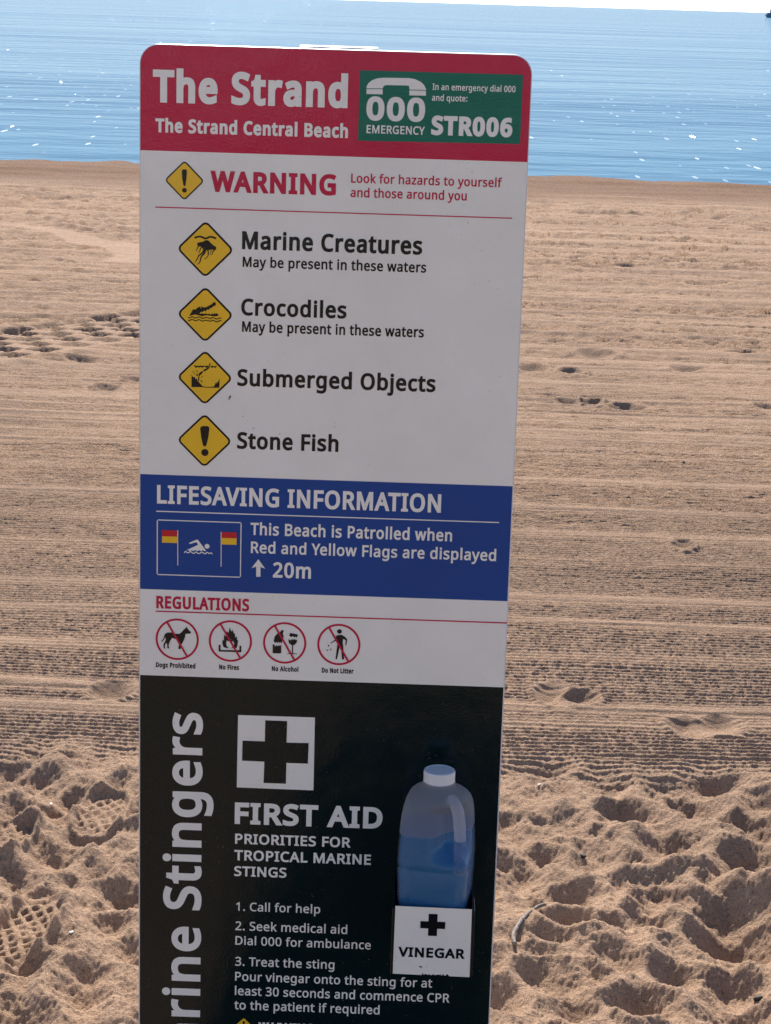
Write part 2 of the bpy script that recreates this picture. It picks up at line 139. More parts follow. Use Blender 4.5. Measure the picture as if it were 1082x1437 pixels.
GLYPHS = {
' ':(260,""),
'.':(268,"133 -14 117 -12 103 -7 90 2 80 15 74 32 72 54 74 76 80 94 90 106 103 114 117 119 133 121 150 119 164 114 178 106 188 94 194 76 196 54 194 32 188 15 178 2 164 -7 149 -12"),
'0':(572,"285 -10 228 -4 180 14 139 45 107 88 75 161 55 251 49 358 52 432 59 498 73 556 91 606 116 648 148 682 186 706 232 720 285 725 341 719 390 701 431 671 464 628 497 556 516 465 523 358 520 285 512 219 499 161 480 110 455 68 423 34 385 10 339 -5;285 65 333 73 371 97 399 137 419 194 430 268 434 358 430 447 419 520 399 577 371 618 333 642 285 650 236 642 198 618 171 577 152 520 141 447 137 358 141 268 152 195 171 138 198 97 236 73"),
'1':(572,"269 0 269 499 270 568 273 622 244 595 211 567 135 505 89 564 282 714 355 714 355 0"),
'2':(572,"48 0 48 73 235 262 326 358 349 386 367 413 382 440 393 468 399 498 401 529 397 565 385 595 366 618 340 635 310 646 275 649 242 647 211 641 184 631 157 617 130 601 103 581 56 640 85 662 118 682 153 699 190 713 231 721 275 724 337 718 390 702 433 674 465 636 485 589 491 534 488 497 481 463 468 430 451 397 429 365 404 333 308 231 159 84 159 80 520 80 520 0"),
'3':(572,"241 -10 205 -9 170 -6 137 -2 105 6 75 16 45 29 45 111 76 97 108 86 142 77 176 70 210 65 242 64 300 68 346 81 381 102 404 130 418 164 423 205 417 246 400 278 371 302 331 318 282 328 223 331 154 331 154 406 224 406 278 410 322 422 358 443 383 470 398 503 403 541 399 573 387 600 368 622 342 637 310 647 273 650 236 648 203 642 174 633 93 590 49 650 76 669 108 686 143 702 183 714 226 722 272 724 340 718 396 702 439 674 469 638 487 595 493 547 489 502 475 464 453 432 423 407 387 388 345 376 345 372 397 362 440 344 473 318 496 286 510 247 515 203 512 163 502 126 486 93 463 63 433 37 397 17 352 2 300 -7"),
'6':(572,"298 -10 254 -6 213 5 175 24 141 51 112 85 88 128 69 179 59 238 55 305 57 356 61 407 69 456 80 505 96 550 117 592 144 629 178 661 217 688 264 708 319 720 382 724 429 722 470 715 470 640 430 649 384 652 341 649 302 642 269 629 241 612 216 591 197 566 180 538 168 507 158 474 151 439 146 402 143 363 149 363 166 385 188 405 213 423 243 436 278 444 318 447 376 441 426 422 468 390 500 348 519 294 525 230 518 161 498 102 463 54 418 18 363 -3;297 64 336 69 370 82 399 105 421 136 434 178 438 230 434 272 423 308 404 338 377 360 342 374 300 378 270 376 243 369 218 359 196 344 178 328 164 309 153 289 146 268 144 247 146 218 152 190 161 162 174 135 191 111 212 92 237 76 265 67"),
':':(268,"133 414 117 416 103 421 90 430 80 443 74 460 72 482 74 505 80 522 90 535 103 543 117 548 133 550 149 548 164 543 178 535 188 522 194 505 196 482 194 460 188 443 178 430 164 421 149 416;133 -14 117 -12 103 -7 90 2 80 15 74 32 72 54 74 76 80 94 90 106 103 114 117 119 133 121 150 119 164 114 178 106 188 94 194 76 196 54 194 32 188 15 178 2 164 -7 149 -12"),
'A':(639,"0 0 279 717 360 717 638 0 545 0 459 221 176 221 91 0;206 301 432 301 352 517 342 546 328 590 318 624 302 563 287 517"),
'B':(650,"97 0 97 714 301 714 383 710 451 696 504 675 542 642 564 596 572 537 568 497 556 463 537 432 510 408 477 390 436 379 436 374 465 368 492 359 518 348 540 334 559 316 575 294 587 268 594 238 596 203 589 143 566 93 529 53 480 24 419 6 348 0;187 410 319 410 374 413 416 423 445 439 464 462 475 491 479 527 474 563 461 591 438 611 404 626 360 634 305 637 187 637;187 76 331 76 388 80 432 92 463 113 484 140 496 173 500 210 496 245 483 275 462 301 429 320 383 331 324 335 187 335"),
'C':(632,"389 -10 320 -5 260 10 207 35 162 69 126 112 98 163 77 222 65 287 61 358 65 427 79 491 101 549 131 599 170 642 217 678 272 703 334 719 404 724 476 719 542 705 601 682 565 606 492 633 464 640 434 644 403 645 349 640 300 626 258 602 222 568 185 510 163 440 156 357 163 274 183 204 217 147 252 113 294 88 344 74 402 69 491 77 573 97 573 19 490 -3"),
'D':(730,"97 0 97 714 317 714 386 710 448 696 504 674 553 643 593 604 626 557 650 501 664 437 669 364 663 279 644 205 614 143 570 92 516 51 453 23 379 6 296 0;187 77 284 77 411 95 501 148 556 237 574 361 570 428 556 485 534 532 504 570 450 607 383 630 304 637 187 637"),
'E':(556,"97 0 97 714 496 714 496 635 187 635 187 412 478 412 478 334 187 334 187 79 496 79 496 0"),
'F':(519,"97 0 97 714 496 714 496 635 187 635 187 382 477 382 477 303 187 303 187 0"),
'G':(728,"403 -10 333 -5 271 10 216 35 169 68 131 111 101 162 79 220 65 285 61 357 66 428 81 493 105 551 139 602 181 644 232 679 290 704 357 719 431 724 470 723 508 719 545 713 579 705 612 694 644 682 610 604 525 633 492 640 460 644 426 645 366 640 312 626 266 602 226 568 187 510 163 440 155 357 158 302 167 252 182 206 204 166 233 132 269 105 312 84 364 72 424 68 504 73 564 85 564 297 407 297 407 377 654 377 654 27 615 15 576 6 537 -1 496 -6 451 -9"),
'I':(339,"40 0 40 52 124 71 124 642 40 662 40 714 298 714 298 662 214 642 214 71 298 52 298 0"),
'L':(524,"97 0 97 714 187 714 187 80 499 80 499 0"),
'M':(907,"97 0 97 714 230 714 450 129 454 129 678 714 810 714 810 0 721 0 721 439 723 542 728 625 724 625 486 0 412 0 177 626 173 626 178 543 180 433 180 0"),
'N':(760,"97 0 97 714 201 714 582 123 586 123 584 171 581 241 579 311 579 714 663 714 663 0 558 0 176 593 172 593 178 506 180 399 180 0"),
'O':(781,"391 -10 321 -5 260 10 206 36 162 71 125 114 97 165 77 223 65 288 61 359 65 429 77 493 97 551 125 602 162 644 206 679 260 705 322 720 392 725 460 720 520 705 572 680 617 645 654 602 683 552 703 493 716 429 720 358 716 287 703 223 683 165 654 114 617 71 572 36 519 10 459 -5;391 68 448 73 496 87 537 112 569 145 600 204 619 274 625 358 619 442 600 512 569 569 537 603 497 627 448 641 392 646 335 641 287 627 246 603 213 569 182 512 162 441 156 358 162 274 181 204 213 145 245 112 286 87 335 73"),
'P':(605,"97 0 97 714 286 714 371 708 439 690 490 659 526 617 547 566 554 504 551 465 542 429 528 393 506 361 476 333 439 310 392 292 335 282 269 278 187 278 187 0;187 355 259 355 321 359 372 370 411 388 439 415 455 452 461 500 456 542 441 576 417 603 382 622 336 633 278 637 187 637"),
'R':(622,"97 0 97 714 294 714 375 708 440 692 490 664 526 624 547 573 554 511 552 475 545 443 533 416 518 392 500 372 479 356 457 342 435 330 411 320 607 0 502 0 329 295 187 295 187 0;187 371 294 371 347 375 389 386 421 406 443 432 457 466 461 507 456 549 442 582 419 607 386 623 343 633 289 636 187 636"),
'S':(549,"247 -10 208 -9 171 -6 136 -1 104 6 76 14 51 24 51 110 141 81 177 74 213 69 251 68 300 71 340 82 372 99 394 122 407 150 412 183 410 205 405 225 397 242 385 258 367 272 346 286 244 330 188 354 142 381 107 411 81 447 65 491 60 542 63 578 73 611 89 640 111 664 138 685 170 702 206 714 245 722 288 724 326 723 362 719 396 713 428 705 457 695 485 684 457 607 376 634 347 640 317 644 286 645 245 642 211 632 185 617 166 595 155 570 151 541 153 518 158 498 166 481 178 466 194 451 215 438 307 397 347 381 382 365 414 347 440 329 462 307 479 284 492 257 500 226 502 191 494 132 471 83 433 43 382 14 320 -4"),
'T':(556,"233 0 233 635 10 635 10 714 545 714 545 635 323 635 323 0"),
'U':(731,"362 -10 299 -5 245 8 198 31 159 62 121 116 98 180 90 254 90 714 180 714 180 251 185 197 201 152 226 116 263 89 310 73 367 68 426 74 473 91 508 119 532 157 546 201 551 252 551 714 640 714 640 252 637 204 627 160 610 119 586 82 556 50 519 25 474 5 422 -6"),
'V':(600,"255 0 0 714 94 714 255 256 282 174 300 100 318 174 345 258 505 714 600 714 345 0"),
'W':(930,"201 0 12 714 106 714 217 278 238 189 251 108 266 193 289 283 415 714 508 714 639 280 663 189 678 108 692 189 713 279 823 714 917 714 727 0 636 0 497 468 481 526 468 577 461 609 451 553 427 465 292 0"),
'Y':(566,"238 0 238 273 0 714 98 714 283 363 469 714 566 714 328 277 328 0"),
'a':(561,"215 -10 169 -6 129 7 94 29 67 59 51 99 46 149 53 198 74 239 109 273 159 297 223 313 303 320 394 323 394 355 391 395 381 426 365 448 343 462 316 471 283 474 255 473 229 468 203 462 132 433 105 499 130 511 157 522 188 532 220 539 254 543 288 545 348 540 396 526 433 502 459 468 475 422 480 365 480 0 416 0 399 76 395 76 371 49 347 28 322 11 293 -1 257 -8;235 61 278 65 315 78 348 99 373 128 388 167 393 214 393 262 314 259 254 254 208 243 176 227 154 206 141 179 137 148 140 121 149 99 165 82 185 70 208 63"),
'b':(615,"339 -10 300 -7 265 0 236 13 211 29 190 48 173 68 166 68 148 0 85 0 85 760 173 760 173 575 172 512 168 465 173 465 190 486 211 505 236 522 265 535 300 542 339 545 401 537 455 514 500 476 533 422 553 352 560 268 553 184 533 114 499 60 454 21 401 -2;326 63 370 69 406 87 433 116 453 157 465 208 469 269 460 358 433 421 387 459 324 472 273 467 234 450 206 423 188 384 177 334 173 271 173 267 177 206 187 156 205 115 233 86 274 69"),
'c':(480,"300 -10 254 -7 212 3 174 19 139 42 110 72 87 109 69 153 59 205 55 265 59 327 70 381 88 426 113 464 142 494 178 517 217 533 260 543 306 546 385 537 447 517 420 444 364 461 304 469 235 456 186 418 156 355 146 266 150 206 163 157 184 117 214 89 253 72 299 66 327 67 353 70 376 75 438 97 438 19 379 -2"),
'd':(615,"275 -10 213 -2 159 21 115 59 82 113 62 183 55 267 62 351 82 421 115 476 160 515 214 538 276 546 315 543 349 536 378 523 402 507 424 488 442 467 448 467 445 505 442 546 442 760 530 760 530 0 459 0 446 72 442 72 424 50 403 31 378 14 349 1 314 -7;289 63 340 68 380 84 408 109 428 146 439 193 443 250 443 266 439 327 428 379 410 420 382 449 341 467 288 473 245 467 209 448 182 416 162 375 150 324 146 265 150 206 162 156 182 116 209 87 245 69"),
'e':(564,"313 -10 264 -7 219 4 178 21 142 45 112 76 88 113 69 158 59 208 55 264 58 320 68 370 85 415 107 454 135 486 168 512 205 531 247 542 292 546 336 543 375 533 411 516 441 493 466 465 487 431 501 393 510 351 513 304 513 251 146 251 152 195 168 149 193 113 226 86 268 70 317 65 350 66 380 69 407 75 489 102 489 25 408 -2 380 -6 348 -9;148 321 421 321 417 363 407 400 390 431 365 455 332 469 291 474 252 470 219 456 192 433 170 403 156 365"),
'f':(344,"109 0 109 468 15 468 15 509 109 539 109 570 114 633 129 683 155 720 190 745 232 760 283 765 342 760 387 747 364 678 327 688 284 693 257 690 235 680 218 664 207 640 199 609 197 571 197 536 332 536 332 468 197 468 197 0"),
'g':(615,"290 -240 216 -236 152 -225 97 -206 97 -125 154 -148 220 -162 295 -167 338 -163 374 -149 404 -127 425 -96 439 -59 443 -16 443 5 444 39 446 71 442 71 411 36 373 10 328 -5 276 -10 212 -2 158 22 113 63 81 118 62 186 55 267 61 347 81 414 113 471 157 512 211 538 275 546 309 544 341 537 371 526 397 510 422 490 443 465 448 465 460 536 530 536 530 -9 524 -79 504 -137 471 -182 425 -214 365 -234;289 62 338 67 377 81 407 106 428 140 440 187 444 246 444 267 440 333 427 386 406 424 376 451 336 467 287 472 246 466 211 448 183 419 162 378 150 327 146 266 150 205 162 155 182 115 211 85 246 68"),
'h':(618,"85 0 85 760 173 760 173 537 168 462 174 462 193 487 217 508 245 524 275 536 307 543 341 545 401 540 450 524 488 498 515 461 532 411 537 349 537 0 450 0 450 343 442 399 420 440 382 464 330 472 276 466 235 450 206 422 188 383 177 335 173 277 173 0"),
'i':(258,"130 625 116 627 104 631 93 639 85 650 80 664 78 681 80 699 85 713 93 723 104 731 116 736 130 737 143 736 155 731 166 723 174 713 179 699 181 681 179 664 174 650 166 639 155 631 143 627;85 0 85 536 173 536 173 0"),
'j':(258,"130 625 116 627 104 631 93 639 85 650 80 664 78 681 80 699 85 713 93 723 104 731 116 736 130 737 143 736 155 731 166 723 174 713 179 699 181 681 179 664 174 650 166 639 155 631 143 627;22 -240 -22 -237 -55 -228 -55 -157 -24 -164 11 -167 31 -165 49 -159 64 -149 76 -134 83 -112 85 -83 85 536 173 536 173 -80 169 -126 157 -166 137 -197 108 -221 70 -235"),
'k':(534,"85 0 85 760 172 760 172 363 171 321 168 276 172 276 190 299 214 330 236 355 407 536 510 536 293 307 525 0 419 0 233 250 172 197 172 0"),
'l':(258,"85 0 85 760 173 760 173 0"),
'm':(935,"85 0 85 536 156 536 169 463 174 463 193 489 215 509 242 526 270 537 301 544 332 546 389 540 436 524 471 495 496 456 501 456 521 484 546 507 575 524 606 536 639 544 673 546 729 541 774 525 809 500 834 462 849 412 854 349 854 0 767 0 767 345 760 401 740 440 706 464 658 472 611 467 574 452 546 427 528 392 517 349 513 296 513 0 426 0 426 345 419 401 399 440 364 464 316 472 268 466 230 450 204 422 187 384 176 336 173 278 173 0"),
'n':(618,"85 0 85 536 156 536 169 463 174 463 194 489 218 509 246 526 277 537 310 544 343 546 402 541 450 525 488 500 515 462 532 412 537 349 537 0 450 0 450 343 442 399 420 440 382 464 330 472 277 466 236 450 207 422 188 384 177 336 173 278 173 0"),
'o':(605,"301 -10 255 -6 213 4 175 22 140 48 111 79 87 117 69 162 59 213 55 269 62 351 85 419 122 474 172 514 233 538 304 546 351 542 394 532 432 513 467 489 496 457 520 420 537 375 547 325 551 269 543 187 521 118 484 63 433 22 372 -2;303 63 352 69 392 88 422 119 443 160 456 210 460 269 456 328 443 377 422 418 392 448 352 466 302 472 252 466 213 448 183 418 162 377 150 328 146 269 150 210 163 160 184 119 213 88 253 69"),
'p':(615,"85 -240 85 536 157 536 169 463 173 463 191 485 212 505 236 522 265 535 300 543 340 546 402 538 455 515 500 477 533 423 553 354 560 269 553 185 533 116 500 61 455 22 401 -2 339 -10 300 -7 266 0 237 14 211 30 190 48 173 68 167 68 171 25 173 -20 173 -240;326 63 357 66 384 75 406 90 426 110 441 135 454 164 462 196 467 232 469 270 465 327 453 376 433 417 406 448 369 466 324 472 275 467 236 452 209 426 190 390 178 343 173 286 173 269 177 208 187 157 205 117 233 87 274 69"),
'q':(615,"442 -240 442 -11 443 31 447 72 441 72 424 50 403 31 378 14 348 1 313 -7 273 -10 212 -2 160 21 115 59 82 113 62 183 55 267 62 351 82 421 117 476 162 515 215 538 276 546 315 543 350 535 379 522 404 505 425 485 443 463 447 463 460 536 530 536 530 -240;290 63 340 68 379 83 407 109 427 144 439 191 443 248 443 266 439 328 428 380 409 421 380 450 340 467 288 473 244 467 208 448 181 416 162 375 150 324 146 265 150 206 162 157 182 117 209 87 245 69"),
'r':(413,"85 0 85 536 157 536 167 438 171 438 190 466 212 491 238 514 267 532 299 542 335 546 368 545 398 540 387 459 359 464 329 466 302 464 277 456 252 444 230 427 210 406 194 381 183 352 175 321 173 286 173 0"),
's':(479,"220 -10 184 -9 152 -6 123 -1 98 6 74 14 52 24 52 104 129 75 160 67 191 62 222 61 263 63 295 71 319 83 336 98 346 118 349 140 348 153 344 165 338 176 329 187 316 197 299 208 217 244 128 284 105 298 86 314 71 332 60 352 53 376 51 404 57 446 76 481 107 509 147 530 196 542 252 546 284 545 314 542 343 536 423 510 393 440 322 464 297 470 272 473 246 474 213 472 185 466 164 456 148 443 138 428 135 409 136 395 141 383 148 372 159 361 173 351 192 342 273 307 360 267 382 253 400 237 415 219 426 199 432 175 434 148 428 100 408 61 376 30 333 8 281 -6"),
't':(361,"249 -10 222 -8 196 -4 172 4 149 17 130 33 114 55 102 82 94 116 92 156 92 468 16 468 16 510 93 545 128 659 180 659 180 536 335 536 335 468 180 468 180 158 183 128 190 104 204 86 221 72 241 65 264 62 305 66 339 73 339 6 299 -5"),
'u':(618,"274 -10 215 -5 166 11 128 36 101 74 84 123 79 185 79 536 168 536 168 191 175 135 198 95 235 71 287 63 340 69 381 85 411 113 430 151 441 199 445 257 445 536 533 536 533 0 461 0 448 71 444 71 424 46 400 25 372 9 341 -1 308 -8"),
'v':(508,"203 0 0 536 94 536 208 220 225 171 241 119 251 78 255 78 266 120 283 172 300 220 414 536 508 536 304 0"),
'w':(786,"158 1 11 537 102 537 176 251 197 164 211 91 215 91 225 133 237 186 251 235 346 537 442 537 534 235 555 161 570 92 574 92 587 161 610 251 685 537 775 537 626 1 523 1 431 303 408 383 394 445 390 445 377 383 354 302 258 1"),
'y':(510,"84 -240 42 -238 11 -232 11 -162 37 -166 70 -168 99 -165 123 -156 144 -142 161 -123 176 -100 189 -73 217 -2 1 536 95 536 211 231 238 155 256 85 260 85 278 151 306 232 415 536 510 536 279 -74 258 -121 234 -162 206 -195 173 -220 132 -235"),
'z':(470,"39 0 39 58 327 468 56 468 56 536 424 536 424 470 140 68 431 68 431 0")}

# ------------------------------------------------------------------ ground: one sheet of sand
class Noise2:
    def __init__(s, seed):
        g = np.random.RandomState(seed); s.t = g.rand(256, 256).astype(np.float32)
    def __call__(s, x, y):
        xi = np.floor(x).astype(np.int64); yi = np.floor(y).astype(np.int64)
        fx = (x - xi).astype(np.float32); fy = (y - yi).astype(np.float32)
        fx = fx * fx * fx * (fx * (fx * 6 - 15) + 10); fy = fy * fy * fy * (fy * (fy * 6 - 15) + 10)
        a = xi & 255; b = yi & 255; a1 = (a + 1) & 255; b1 = (b + 1) & 255
        t = s.t
        return ((t[a, b] * (1 - fx) + t[a1, b] * fx) * (1 - fy) + (t[a, b1] * (1 - fx) + t[a1, b1] * fx) * fy) - 0.5
n1, n2, n3, n4, n5 = (Noise2(i) for i in (11, 12, 13, 14, 15))

def fbm(nz, x, y, octv=3, gain=0.5):
    v = 0; a = 1.0; c, s = math.cos(0.6), math.sin(0.6)
    for k in range(octv):
        v = v + a * nz(x + 17.3 * k, y + 9.1 * k); a *= gain
        x, y = (x * c - y * s) * 2.03, (x * s + y * c) * 2.03
    return v

def sstep(a, b, x):
    t = np.clip((x - a) / (b - a), 0, 1); return t * t * (3 - 2 * t)

SEA_Z = -0.36
th0, th1 = math.atan(CAM_H / 2.45), math.atan((CAM_H + 0.45) / 30.5)
near = np.concatenate([np.linspace(-14, 0, 12, endpoint=False), np.linspace(0, 2.45, 60, endpoint=False)])
vis = CAM_H / np.tan(np.concatenate([np.linspace(th0, math.atan(CAM_H / 4.25), 560, endpoint=False), np.linspace(math.atan(CAM_H / 4.25), math.atan(CAM_H / 9.0), 1000)]))
# far rows spaced evenly in viewing angle too
ang = np.linspace(math.atan(CAM_H / 9.0), math.atan(CAM_H / 30.5), 420)[1:]
D = np.concatenate([near, vis, CAM_H / np.tan(ang)])
core = np.linspace(-0.25, 0.25, 1000)
g = 0.25 + 0.0005 * (1.06 ** np.arange(1, 150)); g = g[g < 3.2]
side = 0.25 + np.cumsum(0.0006 * 1.055 ** np.arange(1, 110)); side = side[side < 3.4]
S_ = np.concatenate([-side[::-1], core, side])
nr, nc = len(D), len(S_)
DD = np.repeat(D[:, None], nc, 1)
XX = S_[None, :] * np.where(DD > 2.45, DD, 2.45 + (2.45 - DD) * 0.8)
rowstep = np.abs(np.gradient(D))[:, None]

def ground_base(x, d):
    return -0.36 * sstep(10.0, 29.0, d) * 1.12 + 0.02 * fbm(n5, x * 0.5, d * 0.5, 2)

Zb = ground_base(XX, DD)
Zv = Zb.copy()
# limit between trampled and raked sand
bound = 4.33 + 0.16 * fbm(n1, XX * 2.2, XX * 0 + 3.3, 2) + 0.10 * fbm(n2, XX * 7, DD * 2, 2)
tram = 1 - sstep(-0.10, 0.10, DD - bound)
raked = 1 - tram
# --- trampled: worked out on a regular grid so that sand can slide down to its angle of rest
GX0, GX1, GD0, GD1, GS = -1.7, 1.7, 2.0, 4.9, 0.006
gx = np.arange(GX0, GX1, GS); gd = np.arange(GD0, GD1, GS)
XR, DR = np.meshgrid(gx, gd)
wx = XR + 0.06 * fbm(n3, XR * 5, DR * 5, 2); wd = DR + 0.06 * fbm(n4, XR * 5, DR * 5, 2)
crest = 1 - 2 * np.abs(fbm(n1, wx * 5.0, wd * 4.4, 2, 0.4))
crest2 = 1 - 2 * np.abs(fbm(n2, wx * 11 + 5, wd * 9 + 2, 2, 0.45))
ZR = 0.034 * (crest - 0.7) + 0.023 * (crest2 - 0.7) + 0.02 * fbm(n5, wx * 3, wd * 3, 2) + 0.009 * fbm(n3, XR * 27, DR * 23, 2)

def rdent(x0, d0, a, b, depth, ang=0.0, rim=0.35, seed=0, flat=2.0):
    m = 2.3 * max(a, b)
    i0, i1 = np.searchsorted(gd, (d0 - m, d0 + m)); j0, j1 = np.searchsorted(gx, (x0 - m, x0 + m))
    if i1 <= i0 or j1 <= j0: return
    bk = (slice(i0, i1), slice(j0, j1)); x, d = XR[bk] - x0, DR[bk] - d0
    c, s = math.cos(ang), math.sin(ang); u = x * c + d * s; v = -x * s + d * c
    wob = 1 + 0.5 * n3(XR[bk] * 9 + seed, DR[bk] * 9) + 0.2 * n4(XR[bk] * 24 + seed, DR[bk] * 24)
    r = np.sqrt((u / a) ** 2 + (v / b) ** 2) * wob
    ZR[bk] += -depth / (1 + (r / 0.82) ** (2 * flat)) + rim * depth * np.exp(-((r - 1.3) / 0.3) ** 2) * (0.8 + 1.2 * n2(XR[bk] * 8, DR[bk] * 8 + seed))
rr = random.Random(7)
for k, (x, d, a, b, kk, an) in enumerate(PITS[N_RAKED:]):
    rdent(x, d - 0.30 * b, a * 1.2 + 0.008, b * 1.2 + 0.008, (0.014 + 0.52 * min(a, b, 0.05)) * min(kk, 1.15), an + rr.uniform(-0.3, 0.3), 0.45, k)
for k in range(190):
    x, d = rr.uniform(-1.6, 1.6), rr.uniform(2.1, 4.3)
    if abs(x) < 0.185 * d and d > 3.0 and rr.random() < 0.80: continue
    a = rr.uniform(0.025, 0.07); rdent(x, d, a, a * rr.uniform(0.7, 1.5), a * 0.42, rr.uniform(0, 3.1), 0.45, 50 + k)
for k in range(520):
    x, d = rr.uniform(-1.1, 1.1), rr.uniform(2.6, 4.35); a = rr.uniform(0.011, 0.026)
    rdent(x, d, a, a * rr.uniform(0.7, 1.6), a * rr.uniform(0.25, 0.55), rr.uniform(0, 3.1), 0.5, 900 + k, 1.6)
lim = 0.78 * GS
for it in range(90):
    for ax in (0, 1):
        df = np.diff(ZR, axis=ax); mv = np.clip(np.abs(df) - lim, 0, None) * np.sign(df) * 0.24
        if ax == 0: ZR[:-1] += mv; ZR[1:] -= mv
        else: ZR[:, :-1] += mv; ZR[:, 1:] -= mv
for it in range(1):
    q_ = ZR.copy(); q_[1:-1, 1:-1] = (ZR[1:-1, 1:-1] * 4 + 2 * (ZR[:-2, 1:-1] + ZR[2:, 1:-1] + ZR[1:-1, :-2] + ZR[1:-1, 2:]) + ZR[:-2, :-2] + ZR[2:, 2:] + ZR[:-2, 2:] + ZR[2:, :-2]) / 16; ZR = q_
fx = np.clip((XX - GX0) / GS, 0, len(gx) - 1.001); fd = np.clip((DD - GD0) / GS, 0, len(gd) - 1.001)
ix, iy = fx.astype(int), fd.astype(int); fx -= ix; fd -= iy
Zt = (ZR[iy, ix] * (1 - fx) + ZR[iy, ix + 1] * fx) * (1 - fd) + (ZR[iy + 1, ix] * (1 - fx) + ZR[iy + 1, ix + 1] * fx) * fd
Zt = Zt * (1 - sstep(1.5, 1.7, np.abs(XX))) * sstep(2.0, 2.15, DD)
grit = fbm(n4, XX * 150, DD * 110, 2, 0.75)
clod = fbm(n3, XX * 60, DD * 48, 2, 0.55)
Zt += 0.0026 * clod + 0.0036 * grit
# --- raked: tine grooves running along the beach, with a ridge at every pass
tilt = DD + 0.026 * XX + 0.010 * fbm(n2, XX * 1.3, DD * 0.8, 2) + 0.0016 * fbm(n3, XX * 5, DD * 5, 2)
ph = tilt / 0.0232
fr = ph - np.floor(ph)
saw = np.where(fr < 0.36, fr / 0.36, (1 - fr) / 0.64)          # steep towards the camera, gentle towards the sea
rag = 0.95 + 0.26 * np.abs(fbm(n4, XX * 45, DD * 40, 2)) + 0.10 * fbm(n1, XX * 0.7, DD * 2.5, 2)
hash_ = np.random.RandomState(3).rand(nr, nc).astype(np.float32) - 0.5
hash_ = sum(np.roll(hash_, q_, 1) for q_ in range(15)) / 3.87
res = np.clip((0.0232 / np.maximum(rowstep, 1e-4) - 2.2) / 1.6, 0, 1)
Zr = 0.0062 * saw * rag * res
pass_n = fbm(n5, XX * 0.7, tilt * 3.0, 2)
Zr = Zr * (0.92 + 0.35 * np.clip(pass_n + 0.15, -0.3, 0.5))
Zr += 0.0013 * fbm(n4, XX * 60, DD * 55, 2, 0.65)
Zr += 0.0022 * grit + hash_ * np.minimum(0.95 * rowstep * (0.7 + 1.0 * np.clip(pass_n + 0.3, 0, 0.8)), 0.05) * sstep(5.2, 8.0, DD) * (1 - sstep(19.5, 21.5, DD))
# streaks further off, where single grooves blur together
stre = fbm(n2, XX * 0.22 + 0.2 * n1(XX * 3, DD * 3), tilt * 10.0, 3, 0.65)
Zr += (0.008 * sstep(6.5, 9.5, DD) + 0.003) * stre
Zr += 0.012 * sstep(9, 14, DD) * fbm(n3, XX * 0.09, tilt * 3.0, 3, 0.6)
Zr += 0.010 * fbm(n1, XX * 1.2, DD * 1.5, 2)
ridge = np.zeros_like(Zr); calmr = np.zeros_like(Zr)
RIDGE_D = [4.62, 4.74, 5.1, 5.42, 5.68, 6.1, 6.42, 6.75, 7.18, 7.6, 7.93, 8.35, 8.77, 9.12, 9.49, 10.05, 10.57, 11.34, 12.0, 12.55, 13.1, 13.63, 14.2, 14.91, 15.7, 16.4, 17.04, 18.0, 19.07, 20.2, 21.3, 22.4, 23.2, 24.1]
for k in range(46): RIDGE_D.append(7.5 * (21.0 / 7.5) ** rr.random())
for k, rd in enumerate(RIDGE_D):
    amp = rr.uniform(0.005, 0.010) * (1 + max(0, rd - 8) * 0.16) * (1 if k < 34 else 0.55); wdt = rr.uniform(0.016, 0.03) * (1 + max(0, rd - 6) * 0.16) * (1 if k < 32 else 0.6)
    wdt = max(wdt, 1.15 * float(np.interp(rd, D, rowstep[:, 0])))
    i0, i1 = np.searchsorted(D, (rd - 0.5, rd + 0.5)); i1 = max(i1, i0 + 1)
    t = (tilt[i0:i1] - rd + 0.05 * n3(XX[i0:i1] * 0.9 + 7 * k, XX[i0:i1] * 0 + k)) / wdt
    e = np.exp(-np.where(t < 0, t * 1.5, t * 0.7) ** 2)
    calmr[i0:i1] += np.exp(-(t / 1.5) ** 2) * np.clip(0.8 + n2(XX[i0:i1] * 1.3 + k * 3.3, XX[i0:i1] * 0 + 2.2), 0, 1)
    ridge[i0:i1] += amp * e * np.clip(0.75 + 1.1 * n2(XX[i0:i1] * 1.3 + k * 3.3, XX[i0:i1] * 0 + 2.2), 0.15, 1.4)
Zr = Zr * (1 - 0.85 * np.clip(calmr, 0, 1))
Zr = Zr * (1 - 0.85 * sstep(20.5, 22.5, DD)) + ridge
Zr += sstep(20, 22, DD) * (0.010 * fbm(n1, XX * 0.7, DD * 0.7, 3) + 0.006 * fbm(n2, XX * 3.0, DD * 1.5, 2))
Zv += Zt * tram + Zr * raked
PAINT_LIGHT = np.maximum(np.maximum(tram, 1 - sstep(4.6, 6.8, DD)), np.clip(calmr, 0, 1.15) * (0.85 + 0.6 * fbm(n4, XX * 1.1, DD * 9, 2)))  # high where no groove shade is painted into the sand colour
# fan of curved drag marks, far left
def block(x0, x1, d0, d1):
    i0, i1 = np.searchsorted(D, (d0, d1)); dm = max(abs(d0), 0.5)
    ss = sorted([x0 / max(d0, 0.6), x1 / max(d0, 0.6), x0 / max(d1, 0.6), x1 / max(d1, 0.6)])
    j0, j1 = np.searchsorted(S_, (ss[0], ss[-1]))
    return slice(max(i0, 0), max(i1, 1)), slice(max(j0, 0), max(j1, 1))

